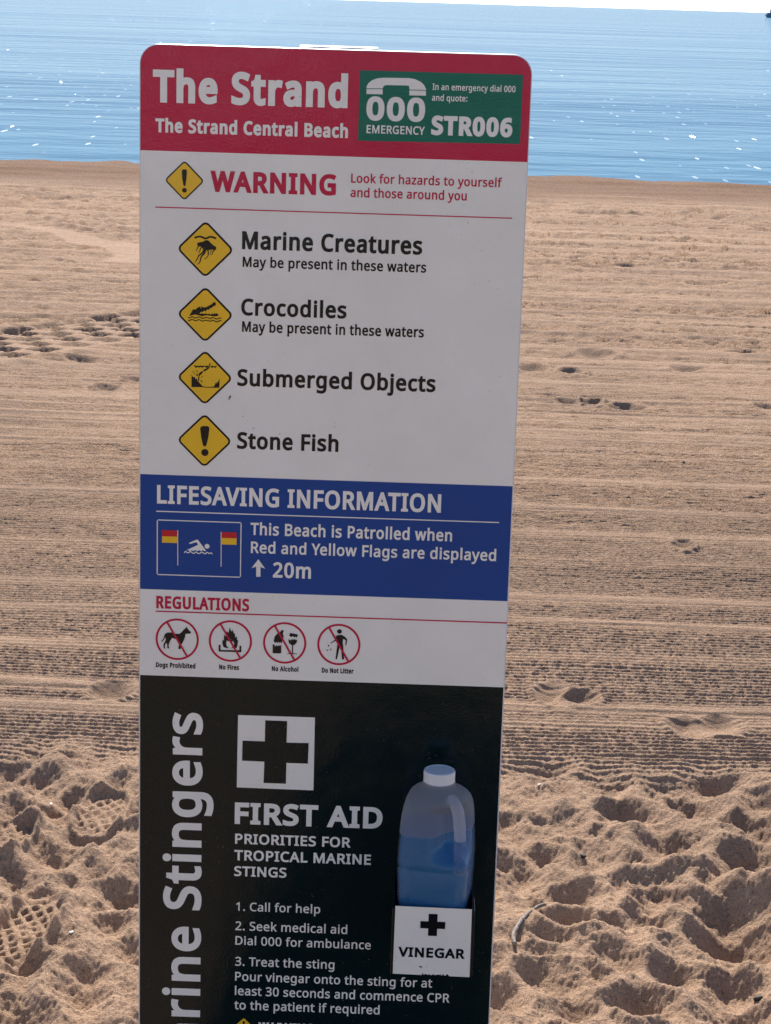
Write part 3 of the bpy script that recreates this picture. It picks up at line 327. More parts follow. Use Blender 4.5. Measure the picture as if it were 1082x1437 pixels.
SWIRL = [(-1.64, 14.26), (-2.0, 14.57), (-2.34, 15.15), (-2.59, 15.43), (-2.96, 15.7), (-3.42, 15.83), (-3.35, 15.52), (-2.89, 15.34), (-2.52, 15.0), (-2.15, 14.21), (-1.95, 13.84), (-1.84, 13.46), (-1.82, 13.0), (-1.49, 12.94)]
def swirl():
    b = block(-5.2, -1.0, 12.0, 16.6); x, d = XX[b], DD[b]
    xw = x + 0.10 * fbm(n3, x * 3, d * 3, 2); dw = d + 0.10 * fbm(n4, x * 3, d * 3, 2)
    ins = np.zeros(x.shape, bool)
    for (x1, d1), (x2, d2) in zip(SWIRL, SWIRL[1:] + SWIRL[:1]):
        c_ = ((d1 > dw) != (d2 > dw)) & (xw < (x2 - x1) * (dw - d1) / ((d2 - d1) or 1e-9) + x1); ins ^= c_
    m = ins.astype(np.float32)
    for _ in range(3): m = (m + np.roll(m, 1, 1) + np.roll(m, -1, 1) + np.roll(m, 2, 1) + np.roll(m, 1, 0)) / 5
    PAINT_LIGHT[b] = np.maximum(PAINT_LIGHT[b], m * 1.15)
    Zv[b] = Zv[b] * (1 - 0.95 * m) + (Zb[b] + 0.012) * 0.95 * m
    # curved drag lines beyond its edge
    rr_ = np.hypot(x + 5.2, (d - 7.5) * 0.55); k = np.exp(-((d - 15.9) / 1.0) ** 2) * (x < -1.2)
    Zv[b] += 0.018 * k * (1 - m) * np.maximum(0, np.cos(rr_ * 30)) ** 3
swirl()

def dent(x0, d0, a, b, depth, ang=0.0, rim=0.35, seed=0, flat=2.6):
    """a foot mark: dished hollow with a pushed-up rim"""
    m = 2.3 * max(a, b); bk = block(x0 - m, x0 + m, d0 - m, d0 + m); x, d = XX[bk] - x0, DD[bk] - d0
    if x.size == 0: return
    c, s = math.cos(ang), math.sin(ang); u = x * c + d * s; v = -x * s + d * c
    wob = 1 + 0.5 * n3((x + x0) * 9 + seed, (d + d0) * 9) + 0.25 * n4((x + x0) * 24 + seed, (d + d0) * 24)
    r = np.sqrt((u / a) ** 2 + (v / b) ** 2) * wob
    h = -depth / (1 + (r / 0.82) ** (2 * flat))
    sm = 0.85 * np.exp(-(r / 1.25) ** 4); Zv[bk] = Zv[bk] * (1 - sm) + sm * (Zb[bk] + 0.004); PAINT_LIGHT[bk] = np.maximum(PAINT_LIGHT[bk], 0.8 * sm)
    h += rim * depth * np.exp(-((r - 1.28) / 0.26) ** 2) * (0.8 + 1.2 * n2((x + x0) * 8, (d + d0) * 8 + seed))
    Zv[bk] += h
for k, (x, d, a, b, kk, an) in enumerate(PITS):
    if k < N_RAKED:
        dp = 0.024 if d < 7 else 0.036
        dent(x, d - 0.02, max(a, 0.04) * 1.1, max(b, 0.045) * 1.15, dp, an, 0.3, k, 1.8)
# prints of a patterned sole
def sole(xt, dt, xb, db, wid, depth=0.010):
    cx, cy = (xt + xb) / 2, (dt + db) / 2; L = math.hypot(xt - xb, dt - db); ux, uy = (xt - xb) / L, (dt - db) / L
    m = L * 0.9; bk = block(cx - m, cx + m, cy - m, cy + m); x, d = XX[bk] - cx, DD[bk] - cy
    u = x * ux + d * uy; v = x * uy - d * ux
    r = np.sqrt((np.abs(u) / (L * 0.5)) ** 3.2 + (np.abs(v) / (wid * 0.5)) ** 2.6)
    ins = 1 - sstep(0.8, 1.15, r)
    uu = u + 0.012 * n1(x * 9, d * 9); vv_ = v + 0.012 * n3(x * 9 + 4, d * 9)
    p, q = uu / 0.042 + vv_ / 0.028, uu / 0.042 - vv_ / 0.028
    tread = np.abs(np.abs(p - np.round(p)) * 1.0) + 0 * q
    tq = np.abs(q - np.round(q))
    blk = sstep(0.13, 0.30, np.minimum(tread, tq)) * (0.75 + 0.8 * n2(x * 14, d * 14))          # lugs leave holes, webs between them stay high
    Zv[bk] = Zv[bk] * (1 - ins) + ins * (Zb[bk] * 1 - 0.012 - depth * 1.05 * blk + 0.004 * fbm(n4, (x + cx) * 60, (d + cy) * 60, 2))
    Zv[bk] += 0.016 * np.exp(-((r - 1.3) / 0.22) ** 2)
sole(-0.560, 4.10, -0.572, 3.91, 0.085, 0.008)
sole(-0.600, 3.57, -0.645, 3.33, 0.095, 0.009)
sole(-0.715, 3.93, -0.745, 3.76, 0.08, 0.006)
# chevron tyre track crossing on the left
def track(xa, da, xb, db, half):
    L = math.hypot(xb - xa, db - da); ux, uy = (xb - xa) / L, (db - da) / L
    bk = block(min(xa, xb) - 0.6, max(xa, xb) + 0.6, min(da, db) - 1.2, max(da, db) + 1.2)
    x, d = XX[bk] - xa, DD[bk] - da; u = x * ux + d * uy; v = -x * uy + d * ux
    wdw = np.exp(-(np.abs(v) / half) ** 8)
    Zv[bk] = Zv[bk] * (1 - 0.8 * wdw) + 0.8 * wdw * (Zb[bk] + 0.006)
    PAINT_LIGHT[bk] = np.maximum(PAINT_LIGHT[bk], wdw * 0.9); hh = np.zeros_like(u)
    for row, (vc, bw, aw, off, dep) in enumerate(((0.27, 0.035, 0.40, 0.0, 0.020), (0.19, 0.06, 0.27, 0.35, 0.032), (0.05, 0.045, 0.30, 0.75, 0.026), (-0.08, 0.05, 0.25, 0.2, 0.028), (-0.22, 0.05, 0.28, 0.6, 0.022))):
        q = u / 0.21 + off + 0.25 * n2(u * 1.2 + row * 5, v * 0 + 1.5) + 0.9 * (v - vc)
        f = np.abs(q - np.round(q)); g_ = np.round(q)
        var = 0.75 + 0.9 * n1(g_ * 3.7 + row * 9.1, g_ * 0 + row)
        hh -= 1.7 * dep * var * (1 - sstep(aw * 0.85, aw * 1.08, f)) * np.exp(-(np.abs(v - vc) / (bw * 1.15)) ** 6)
    Zv[bk] += hh + 0.010 * np.exp(-((np.abs(v) - half * 1.1) / 0.06) ** 2)
track(-3.4, 7.33, -0.2, 11.9, 0.34)
# small line of marks further out
for k in range(26):
    dent(-5.2 + 0.21 * k + rr.uniform(-.05, .05), 16.4 - 0.035 * k + rr.uniform(-.12, .12), 0.09, 0.13, 0.032, 0, 0.25, 300 + k, 1.6)
for k in range(12):
    d = rr.uniform(4.9, 20); x = rr.uniform(-0.6, 0.6) * d
    dent(x, d, 0.02 + 0.002 * d, 0.03 + 0.004 * d, 0.012 + 0.001 * d, 0, 0.6, 500 + k, 1.8)
# keep the sand flat under the sign post and down below the sea
calm = np.exp(-(((XX + 0.08) / 0.30) ** 2 + ((DD - 2.73) / 0.12) ** 2))
Zv = Zv * (1 - calm)

co = np.stack([XX, DD, Zv], -1).astype(np.float32).reshape(-1, 3)
idx = np.arange(nr * nc).reshape(nr, nc)
quads = np.stack([idx[:-1, :-1], idx[:-1, 1:], idx[1:, 1:], idx[1:, :-1]], -1).reshape(-1, 4).astype(np.int32)
me = bpy.data.meshes.new('sand')
me.vertices.add(len(co)); me.vertices.foreach_set('co', co.ravel())
me.loops.add(quads.size); me.loops.foreach_set('vertex_index', quads.ravel())
me.polygons.add(len(quads)); me.polygons.foreach_set('loop_start', np.arange(0, quads.size, 4, dtype=np.int32))
me.polygons.foreach_set('use_smooth', np.ones(len(quads), bool))
me.update(calc_edges=True)
at_ = me.attributes.new('painted_light', 'FLOAT', 'POINT'); at_.data.foreach_set('value', np.clip(PAINT_LIGHT * 0.88, 0, 1).astype(np.float32).ravel())

def sand_material():
    m, nt, b, L = nodes('beach_sand')
    geo = N(nt, 'ShaderNodeNewGeometry'); P = geo.outputs['Position']
    a = N(nt, 'ShaderNodeTexNoise', Scale=420.0, Detail=3.0, Roughness=0.7); L.new(P, a.inputs['Vector'])
    c = N(nt, 'ShaderNodeTexNoise', Scale=1.6, Detail=5.0, Roughness=0.6); L.new(P, c.inputs['Vector'])
    e = N(nt, 'ShaderNodeTexNoise', Scale=130.0, Detail=2.0, Roughness=0.6); L.new(P, e.inputs['Vector'])
    r1 = ramp(nt, [(0.22, (0.165, 0.107, 0.069)), (0.48, (0.37, 0.25, 0.17)), (0.78, (0.57, 0.405, 0.283))]); L.new(a.outputs[0], r1.inputs[0])
    r2 = ramp(nt, [(0.3, (0.90, 0.90, 0.91)), (0.7, (1.08, 1.06, 1.04))]); L.new(c.outputs[0], r2.inputs[0])
    mx = N(nt, 'ShaderNodeMix', data_type='RGBA', blend_type='MULTIPLY'); mx.inputs[0].default_value = 1
    L.new(r1.outputs[0], mx.inputs[6]); L.new(r2.outputs[0], mx.inputs[7])
    r3 = ramp(nt, [(0.22, (0.48, 0.43, 0.41)), (0.42, (0.96, 0.96, 0.96)), (0.64, (1.02, 1.02, 1.02)), (0.78, (1.4, 1.4, 1.4))]); L.new(e.outputs[0], r3.inputs[0])
    mx2 = N(nt, 'ShaderNodeMix', data_type='RGBA', blend_type='MULTIPLY'); mx2.inputs[0].default_value = 1
    L.new(mx.outputs[2], mx2.inputs[6]); L.new(r3.outputs[0], mx2.inputs[7])
    mp = N(nt, 'ShaderNodeMapping'); mp.inputs['Scale'].default_value = (14, 22, 14); L.new(P, mp.inputs[0])
    sp = N(nt, 'ShaderNodeTexNoise', Scale=1.0, Detail=6.0, Roughness=0.78); L.new(mp.outputs[0], sp.inputs['Vector'])
    r5 = ramp(nt, [(0.30, (0.72, 0.70, 0.70)), (0.50, (1, 1, 1)), (0.72, (1.14, 1.13, 1.12))]); L.new(sp.outputs[0], r5.inputs[0])
    mx5 = N(nt, 'ShaderNodeMix', data_type='RGBA', blend_type='MULTIPLY'); mx5.inputs[0].default_value = 1
    L.new(mx2.outputs[2], mx5.inputs[6]); L.new(r5.outputs[0], mx5.inputs[7]); mx2 = mx5
    # groove shade put into the colour: raked sand darker, smooth sand lighter
    at = N(nt, 'ShaderNodeAttribute', attribute_name='painted_light')
    dk = ramp(nt, [(0.0, (0.86, 0.855, 0.85)), (0.85, (1, 1, 1)), (1.0, (1.06, 1.06, 1.06))]); L.new(at.outputs['Fac'], dk.inputs[0])
    mx6 = N(nt, 'ShaderNodeMix', data_type='RGBA', blend_type='MULTIPLY'); mx6.inputs[0].default_value = 1
    L.new(mx2.outputs[2], mx6.inputs[6]); L.new(dk.outputs[0], mx6.inputs[7]); mx2 = mx6
    # damp band along the water's edge
    sx = N(nt, 'ShaderNodeSeparateXYZ'); L.new(P, sx.inputs[0])
    wob = mathn(nt, 'MULTIPLY', c.outputs[0], 1.6)
    wet = ramp(nt, [(0.0, (1, 1, 1)), (1.0, (0.58, 0.50, 0.45))])
    mr = N(nt, 'ShaderNodeMapRange'); mr.inputs[1].default_value = 20.8; mr.inputs[2].default_value = 23.0
    L.new(mathn(nt, 'ADD', sx.outputs[1], wob), mr.inputs[0]); L.new(mr.outputs[0], wet.inputs[0])
    mx3 = N(nt, 'ShaderNodeMix', data_type='RGBA', blend_type='MULTIPLY'); mx3.inputs[0].default_value = 1
    L.new(mx2.outputs[2], mx3.inputs[6]); L.new(wet.outputs[0], mx3.inputs[7])
    L.new(mx3.outputs[2], b.inputs['Base Color']); b.inputs['Roughness'].default_value = 0.95
    b.inputs['Specular IOR Level'].default_value = 0.1
    bp = N(nt, 'ShaderNodeBump', Strength=0.9, Distance=0.0045)
    L.new(mathn(nt, 'ADD', a.outputs[0], mathn(nt, 'MULTIPLY', e.outputs[0], 1.2)), bp.inputs['Height'])
    L.new(bp.outputs[0], b.inputs['Normal'])
    return m
sand = link('sand', me, sand_material()); tag(sand, kind='structure')

def sand_z(x, d):
    i = int(np.clip(np.searchsorted(D, d), 1, nr - 1)); s = x / (d if d > 2.45 else 2.45 + (2.45 - d) * .8)
    j = int(np.clip(np.searchsorted(S_, s), 1, nc - 1)); return float(max(Zv[i, j], Zv[i - 1, j], Zv[i, j - 1], Zv[i - 1, j - 1]))

# ------------------------------------------------------------------ sea
def sea_material():
    m, nt, b, L = nodes('sea_water')
    geo = N(nt, 'ShaderNodeNewGeometry'); P = geo.outputs['Position']
    def layer(sx, sy, det, rg):
        mp = N(nt, 'ShaderNodeMapping'); mp.inputs['Scale'].default_value = (sx, sy, 1); L.new(P, mp.inputs[0])
        n = N(nt, 'ShaderNodeTexNoise', Scale=1.0, Detail=det, Roughness=rg); L.new(mp.outputs[0], n.inputs['Vector']); return n.outputs[0]
    w1 = layer(1.3, 2.2, 3, 0.6); w2 = layer(0.32, 0.62, 3, 0.55); w3 = layer(0.075, 0.17, 3, 0.55); w4 = layer(0.012, 0.035, 3, 0.5); w5 = layer(7, 10, 2, 0.5)
    h = mathn(nt, 'ADD', mathn(nt, 'MULTIPLY', w1, 0.06), mathn(nt, 'MULTIPLY', w2, 0.22))
    h = mathn(nt, 'ADD', h, mathn(nt, 'MULTIPLY', w3, 0.5))
    h = mathn(nt, 'ADD', h, mathn(nt, 'ADD', mathn(nt, 'MULTIPLY', w4, 2.0), mathn(nt, 'MULTIPLY', w5, 0.010)))
    bp = N(nt, 'ShaderNodeBump', Strength=1.0, Distance=1.0); L.new(h, bp.inputs['Height'])
    L.new(bp.outputs[0], b.inputs['Normal'])
    df = N(nt, 'ShaderNodeBsdfDiffuse'); df.inputs[0].default_value = (0.117, 0.23, 0.335, 1); L.new(bp.outputs[0], df.inputs['Normal'])
    gl = N(nt, 'ShaderNodeBsdfGlossy'); gl.inputs[0].default_value = (1, 1, 1, 1); gl.inputs['Roughness'].default_value = 0.05; L.new(bp.outputs[0], gl.inputs['Normal'])
    ms = N(nt, 'ShaderNodeMixShader'); 
    # the flatter the glance the more the surface mirrors the bright low sky
    lw = N(nt, 'ShaderNodeLayerWeight', Blend=0.5); fr_ = N(nt, 'ShaderNodeMapRange')
    fr_.inputs[1].default_value = 0.93; fr_.inputs[2].default_value = 1.0; fr_.inputs[3].default_value = 0.03; fr_.inputs[4].default_value = 0.13
    L.new(lw.outputs['Facing'], fr_.inputs[0]); L.new(fr_.outputs[0], ms.inputs[0])
    # scattered steep wavelets: each cell has a small patch with a tilt of its own, and the few that face the sun flash
    vm = N(nt, 'ShaderNodeMapping'); vm.inputs['Scale'].default_value = (3.2, 0.42, 1); L.new(P, vm.inputs[0])
    vo = N(nt, 'ShaderNodeTexVoronoi', voronoi_dimensions='2D', Scale=1.0, Randomness=1.0); L.new(vm.outputs[0], vo.inputs['Vector'])
    sc = N(nt, 'ShaderNodeSeparateColor'); L.new(vo.outputs['Color'], sc.inputs[0])
    cx = N(nt, 'ShaderNodeCombineXYZ'); cx.inputs[2].default_value = 1
    L.new(mathn(nt, 'MULTIPLY', mathn(nt, 'SUBTRACT', sc.outputs[0], 0.5), 1.35), cx.inputs[0]); L.new(mathn(nt, 'MULTIPLY', mathn(nt, 'SUBTRACT', sc.outputs[1], 0.5), 1.35), cx.inputs[1])
    nv = N(nt, 'ShaderNodeVectorMath', operation='NORMALIZE'); L.new(cx.outputs[0], nv.inputs[0])
    g2 = N(nt, 'ShaderNodeBsdfGlossy'); g2.inputs[0].default_value = (1, 1, 1, 1); g2.inputs['Roughness'].default_value = 0.2; L.new(nv.outputs[0], g2.inputs['Normal'])
    inside = mathn(nt, 'LESS_THAN', vo.outputs['Distance'], mathn(nt, 'MULTIPLY', mathn(nt, 'MULTIPLY', mathn(nt, 'SUBTRACT', sc.outputs[2], 0.35), 2.0), 0.085))
    m3 = N(nt, 'ShaderNodeMixShader'); sy_ = N(nt, 'ShaderNodeSeparateXYZ'); L.new(P, sy_.inputs[0]); nf = N(nt, 'ShaderNodeMapRange')
    nf.inputs[1].default_value = 38; nf.inputs[2].default_value = 80; nf.inputs[3].default_value = 0.2; nf.inputs[4].default_value = 0.0; L.new(sy_.outputs[1], nf.inputs[0])
    L.new(mathn(nt, 'MULTIPLY', inside, nf.outputs[0]), m3.inputs[0]); L.new(df.outputs[0], m3.inputs[1]); L.new(g2.outputs[0], m3.inputs[2])
    L.new(m3.outputs[0], ms.inputs[1]); L.new(gl.outputs[0], ms.inputs[2]); L.new(ms.outputs[0], nt.nodes['Material Output'].inputs['Surface'])
    return m
bm = bmesh.new()
ys = [22.5, 26, 30, 40, 60, 100, 200, 500, 1500, 6000, 15000]
vv = [[bm.verts.new((x * max(1, y / 60), y, SEA_Z)) for x in (-90, -30, 0, 30, 90)] for y in ys]
for i in range(len(ys) - 1):
    for j in range(4): bm.faces.new((vv[i][j], vv[i][j + 1], vv[i + 1][j + 1], vv[i + 1][j]))
me = bpy.data.meshes.new('sea'); bm.to_mesh(me); bm.free()
sea = link('sea', me, sea_material()); tag(sea, kind='structure')

# dark trees and shrubs behind the viewer, seen only as soft reflections in the glossy sign
def leaf_material():
    m, nt, b, L = nodes('dark_foliage'); geo = N(nt, 'ShaderNodeNewGeometry')
    n = N(nt, 'ShaderNodeTexNoise', Scale=4.0, Detail=5.0); L.new(geo.outputs['Position'], n.inputs['Vector'])
    r = ramp(nt, [(0.3, (0.02, 0.035, 0.014)), (0.7, (0.06, 0.09, 0.035))]); L.new(n.outputs[0], r.inputs[0]); L.new(r.outputs[0], b.inputs['Base Color'])
    b.inputs['Roughness'].default_value = 0.7
    return m
tr_ = random.Random(9); bm = bmesh.new()
for cx, hw, top in ((-0.62, 0.34, 2.6), (0.27, 0.15, 2.4), (0.98, 0.22, 2.8), (-2.3, 0.3, 3), (2.2, 0.5, 3), (-4.2, 0.8, 3.2), (4.4, 0.9, 3), (-6.6, 1.0, 3.4), (6.8, 1.0, 3.4)):
    for k in range(int(900 * hw + 260)):
        z = tr_.uniform(-0.05, top) ; w_ = hw * (0.75 + 0.5 * tr_.random()) * (1.0 if z < 1.8 else 1.5)
        p_ = Vector((cx + tr_.uniform(-w_, w_), -10 + tr_.gauss(0, hw * 0.6), z)); s_ = tr_.uniform(0.05, 0.13)
        q_ = Matrix.Rotation(tr_.uniform(0, 6.3), 3, 'Z') @ Matrix.Rotation(tr_.uniform(0, 3.1), 3, 'X')
        bm.faces.new([bm.verts.new(p_ + q_ @ Vector((a_ * s_, b_ * s_ * 1.8, 0))) for a_, b_ in ((-0.5, 0), (0, -0.6), (0.5, 0), (0, 0.7))])
for k in range(5200):
    p_ = Vector((tr_.uniform(-11, 11), -12.5 + tr_.gauss(0, 0.8), 2.2 + 2.6 * tr_.random())); s_ = tr_.uniform(0.12, 0.26)
    q_ = Matrix.Rotation(tr_.uniform(0, 6.3), 3, 'Z') @ Matrix.Rotation(tr_.uniform(0, 3.1), 3, 'X')
    bm.faces.new([bm.verts.new(p_ + q_ @ Vector((a_ * s_, b_ * s_ * 1.8, 0))) for a_, b_ in ((-0.5, 0), (0, -0.6), (0.5, 0), (0, 0.7))])
me = bpy.data.meshes.new('tree_line'); bm.to_mesh(me); bm.free()
tl = link('tree_line', me, leaf_material()); tag(tl, 'dark leafy tree line behind the viewer, reflected in the glossy sign', 'trees', None, 'stuff')

# far boat on the horizon at the right edge
bm = bmesh.new()
hull = [(-7, 0), (-6.2, -1.1), (6.0, -1.1), (7.6, 0.3), (6.8, 1.1), (3.0, 0.9), (-6.6, 0.8)]
def slab(pts, half):
    a = [bm.verts.new((x, -half, z)) for x, z in pts]; b = [bm.verts.new((x, half, z)) for x, z in pts]
    bm.faces.new(a); bm.faces.new(b[::-1])
    for i in range(len(pts)): bm.faces.new((a[i - 1], b[i - 1], b[i], a[i]))
slab(hull, 1.8); bmesh.ops.recalc_face_normals(bm, faces=bm.faces)
me = bpy.data.meshes.new('hull'); bm.to_mesh(me); bm.free()
bt = bpy.data.objects.new('distant_boat', None); col.objects.link(bt); bt.location = (143.2, 800, SEA_Z + 1.0); tag(bt, 'tiny dark boat on the horizon at the right edge', 'boat')
bmt, bnt, bb, bL = nodes('dark_blue_hull'); bb.inputs['Base Color'].default_value = (0.06, 0.12, 0.2, 1); bb.inputs['Roughness'].default_value = 0.5
link('hull', me, bmt, bt)
bm = bmesh.new(); slab([(-5.5, 0.8), (-5.2, 2.6), (0.8, 2.6), (1.8, 0.9)], 1.3); slab([(-2.2, 2.62), (-2.2, 4.6), (-2.0, 4.6), (-2.0, 2.62)], 0.1); bmesh.ops.recalc_face_normals(bm, faces=bm.faces)
me = bpy.data.meshes.new('cabin'); bm.to_mesh(me); bm.free(); link('cabin', me, bmt, bt)

# ------------------------------------------------------------------ the sign
SIGN_TOP = CAM_H - 0.06147
YAW = -0.01283
sign = bpy.data.objects.new('beach_sign', None); col.objects.link(sign)
sx, sy = -0.0803, 2.7064 + 0.0803 * 0.01283
sign.location = (sx, sy, 0); sign.rotation_euler = (0, 0, YAW)
tag(sign, 'tall beach warning board with red header, blue lifesaving band and black first aid panel', 'sign')

def flat(name, contours, y_mm, mat, parent, holes=False):
    """flat printed shape from closed outlines in millimetres (x from the sign's middle, z below its top);
    holes=True: inner outlines cut holes, otherwise everything an outline winds round is filled"""
    from mathutils.geometry import delaunay_2d_cdt
    pts = []; edges = []
    for c in contours:
        k = len(pts); pts += [Vector(q) for q in c]; edges += [(k + i, k + (i + 1) % len(c)) for i in range(len(c))]
    v, _, tris, *_ = delaunay_2d_cdt(pts, edges, [], 0, 1e-5)
    v = np.array([tuple(q) for q in v]); tris = np.array([t for t in tris if len(t) == 3])
    cen = v[tris].mean(1)
    A = np.array([pts[i] for i, _ in edges]); B = np.array([pts[j] for _, j in edges])
    px, pz = cen[:, 0:1], cen[:, 1:2]
    up_ = (A[:, 1] <= pz) & (B[:, 1] > pz); dn = (B[:, 1] <= pz) & (A[:, 1] > pz)
    dz = np.where(B[:, 1] == A[:, 1], 1, B[:, 1] - A[:, 1])
    xr = A[:, 0] + (pz - A[:, 1]) / dz * (B[:, 0] - A[:, 0])
    wn_ = ((up_ & (xr > px)).astype(int) - (dn & (xr > px)).astype(int))
    keep = (np.abs(wn_).sum(1) % 2 == 1) if holes else (wn_.sum(1) != 0)
    tris = tris[keep]
    used_, inv = np.unique(tris.ravel(), return_inverse=True); v = v[used_]; tris = inv.reshape(-1, 3)
    e1, e2 = v[tris[:, 1]] - v[tris[:, 0]], v[tris[:, 2]] - v[tris[:, 0]]
    fl = (e1[:, 0] * e2[:, 1] - e1[:, 1] * e2[:, 0]) < 0
    tris[fl] = tris[fl][:, ::-1]
    me = bpy.data.meshes.new(name)
    me.from_pydata([(x / 1000, -y_mm / 1000, SIGN_TOP + z / 1000) for x, z in v.tolist()], [], tris.tolist()); me.update()
    return link(name, me, mat, parent)

def area(c):
    return 0.5 * sum(c[i - 1][0] * c[i][1] - c[i][0] * c[i - 1][1] for i in range(len(c)))

def grow(contours, d):
    """thicken a glyph: move every outline outwards by d"""
    if not contours: return contours
    s = 1 if area(max(contours, key=lambda c: abs(area(c)))) > 0 else -1
    res = []
    for c in contours:
        pts = [c[i] for i in range(len(c)) if math.hypot(c[i][0] - c[i - 1][0], c[i][1] - c[i - 1][1]) > 1e-6]
        o = []
        for i in range(len(pts)):
            (ax, ay), (bx, by), (cx, cy) = pts[i - 1], pts[i], pts[(i + 1) % len(pts)]
            l1 = math.hypot(bx - ax, by - ay); l2 = math.hypot(cx - bx, cy - by)
            n1x, n1y = (by - ay) / l1, -(bx - ax) / l1; n2x, n2y = (cy - by) / l2, -(cx - bx) / l2
            k = max(0.35, 1 + n1x * n2x + n1y * n2y)
            o.append((bx + s * d * (n1x + n2x) / k, by + s * d * (n1y + n2y) / k))
        res.append(o)
    return res

FONT = {ch: (adv, [[(int(a), int(b)) for a, b in zip(*[iter(c.split())] * 2)] for c in body.split(';') if c]) for ch, (adv, body) in GLYPHS.items()}

KERN = {'AV': -40, 'VI': 0, 'AT': -60, 'TI': 0, 'AR': 0, 'WA': -30, 'Tr': -55, 'AI': 0, 'Ye': -55, 'TR': 0, 'LA': 0, 'LI': 0, 'PA': -30, 'Fi': 0, 'ST': 0, 'Pa': -12}

def glyph_run(s, x0, x1, cap, stem):
    """contours of a line of text whose ink spans x0..x1, baseline 0, capital height cap"""
    off = 0.0; ky = cap / 714; kx = ky
    for _ in range(8):
        pen = 0; lo, hi = 1e9, -1e9; raw = []
        for i, ch in enumerate(s):
            adv, cs = FONT[ch]
            if i: pen += KERN.get(s[i - 1] + ch, 0)
            for c in cs:
                for a, _ in c: lo = min(lo, a + pen); hi = max(hi, a + pen)
            raw.append((pen, cs)); pen += adv + 1.5 * off / kx
        kx = (x1 - x0 - 2 * off) / (hi - lo)
        off = max(0, ((stem + 0.016) * cap - 0.128 * cap * kx / ky) / 2)
        ky = (cap - 2 * off) / 714
    out = []
    for pen, cs in raw:
        g_ = [[(x0 + off + (a + pen - lo) * kx, off + b * ky) for a, b in c] for c in cs]
        out += grow(g_, off)
    return out

def text(name, s, x0, x1, zb, cap, stem, y_mm, mat, parent):
    cs = glyph_run(s, x0, x1, cap, stem)
    return flat(name, [[(a, zb + b) for a, b in c] for c in cs], y_mm, mat, parent)

def stroke(pts, w):
    w0, w1 = w; L = [];Rr = []
    n = len(pts)
    for i, (x, y) in enumerate(pts):
        a = pts[max(0, i - 1)]; b = pts[min(n - 1, i + 1)]; l = math.hypot(b[0] - a[0], b[1] - a[1]) or 1
        hw = (w0 + (w1 - w0) * i / (n - 1)) / 2; nx, ny = -(b[1] - a[1]) / l * hw, (b[0] - a[0]) / l * hw
        L.append((x + nx, y + ny)); Rr.append((x - nx, y - ny))
    return L + Rr[::-1]

def smooth_line(pts, k=4):
    if len(pts) < 3: return pts
    out = []
    for i in range(len(pts) - 1):
        p0, p1, p2, p3 = pts[max(0, i - 1)], pts[i], pts[i + 1], pts[min(len(pts) - 1, i + 2)]
        for j in range(k):
            t = j / k
            out.append(tuple(0.5 * (2 * p1[q] + (p2[q] - p0[q]) * t + (2 * p0[q] - 5 * p1[q] + 4 * p2[q] - p3[q]) * t * t + (3 * p1[q] - p0[q] - 3 * p2[q] + p3[q]) * t ** 3) for q in (0, 1)))
    return out + [pts[-1]]

def circ(cx, cz, r, n=40):
    return [(cx + r * math.cos(2 * math.pi * i / n), cz + r * math.sin(2 * math.pi * i / n)) for i in range(n)]

def shapes(key):
    out = []
    for e in SHAPES[key]:
        if e[0] == 'pg': out.append(e[1])
        elif e[0] == 'ci': out.append(circ(*e[1][0], math.hypot(e[1][1][0] - e[1][0][0], e[1][1][1] - e[1][0][1]), 24))
        elif e[0] == 'st': out.append(stroke(smooth_line(e[1]), e[2]))
    return [c if area(c) > 0 else c[::-1] for c in out]

def round_poly(pts, r, seg=8):
    """polygon with rounded corners"""
    out = []; n = len(pts)
    for i in range(n):
        a, b, c = Vector(pts[i - 1]), Vector(pts[i]), Vector(pts[(i + 1) % n])
        u, v = (a - b).normalized(), (c - b).normalized(); rr_ = r[i] if isinstance(r, (list, tuple)) else r
        if rr_ <= 0: out.append(tuple(b)); continue
        th = math.acos(max(-1, min(1, u.dot(v)))); t = rr_ / math.tan(th / 2)
        o = b + (u + v).normalized() * (rr_ / math.sin(th / 2)); s0, s1 = b + u * t - o, b + v * t - o
        a0 = math.atan2(s0.y, s0.x); da = math.atan2(s1.y, s1.x) - a0
        da = (da + math.pi) % (2 * math.pi) - math.pi
        out += [(o.x + rr_ * math.cos(a0 + da * k / seg), o.y + rr_ * math.sin(a0 + da * k / seg)) for k in range(seg + 1)]
    return out

def rect(x0, x1, z0, z1): return [(x0, z0), (x1, z0), (x1, z1), (x0, z1)]

def prism(name, outline, y0, y1, mat, parent, bevel=0.0):
    """extrude an x/z outline (mm) between two depths (mm in front of the sign's face)"""
    bm = bmesh.new(); n = len(outline)
    a = [bm.verts.new((x / 1000, -y0 / 1000, SIGN_TOP + z / 1000)) for x, z in outline]
    b = [bm.verts.new((x / 1000, -y1 / 1000, SIGN_TOP + z / 1000)) for x, z in outline]
    bm.faces.new(a); bm.faces.new(b[::-1])
    for i in range(n): bm.faces.new((a[i - 1], b[i - 1], b[i], a[i]))
    bmesh.ops.recalc_face_normals(bm, faces=bm.faces)
    if bevel:
        bmesh.ops.bevel(bm, geom=[e for e in bm.edges if e.calc_face_angle(0) > 0.6], offset=bevel / 1000, segments=2, affect='EDGES', profile=0.6)
    me = bpy.data.meshes.new(name); bm.to_mesh(me); bm.free()
    return link(name, me, mat, parent)

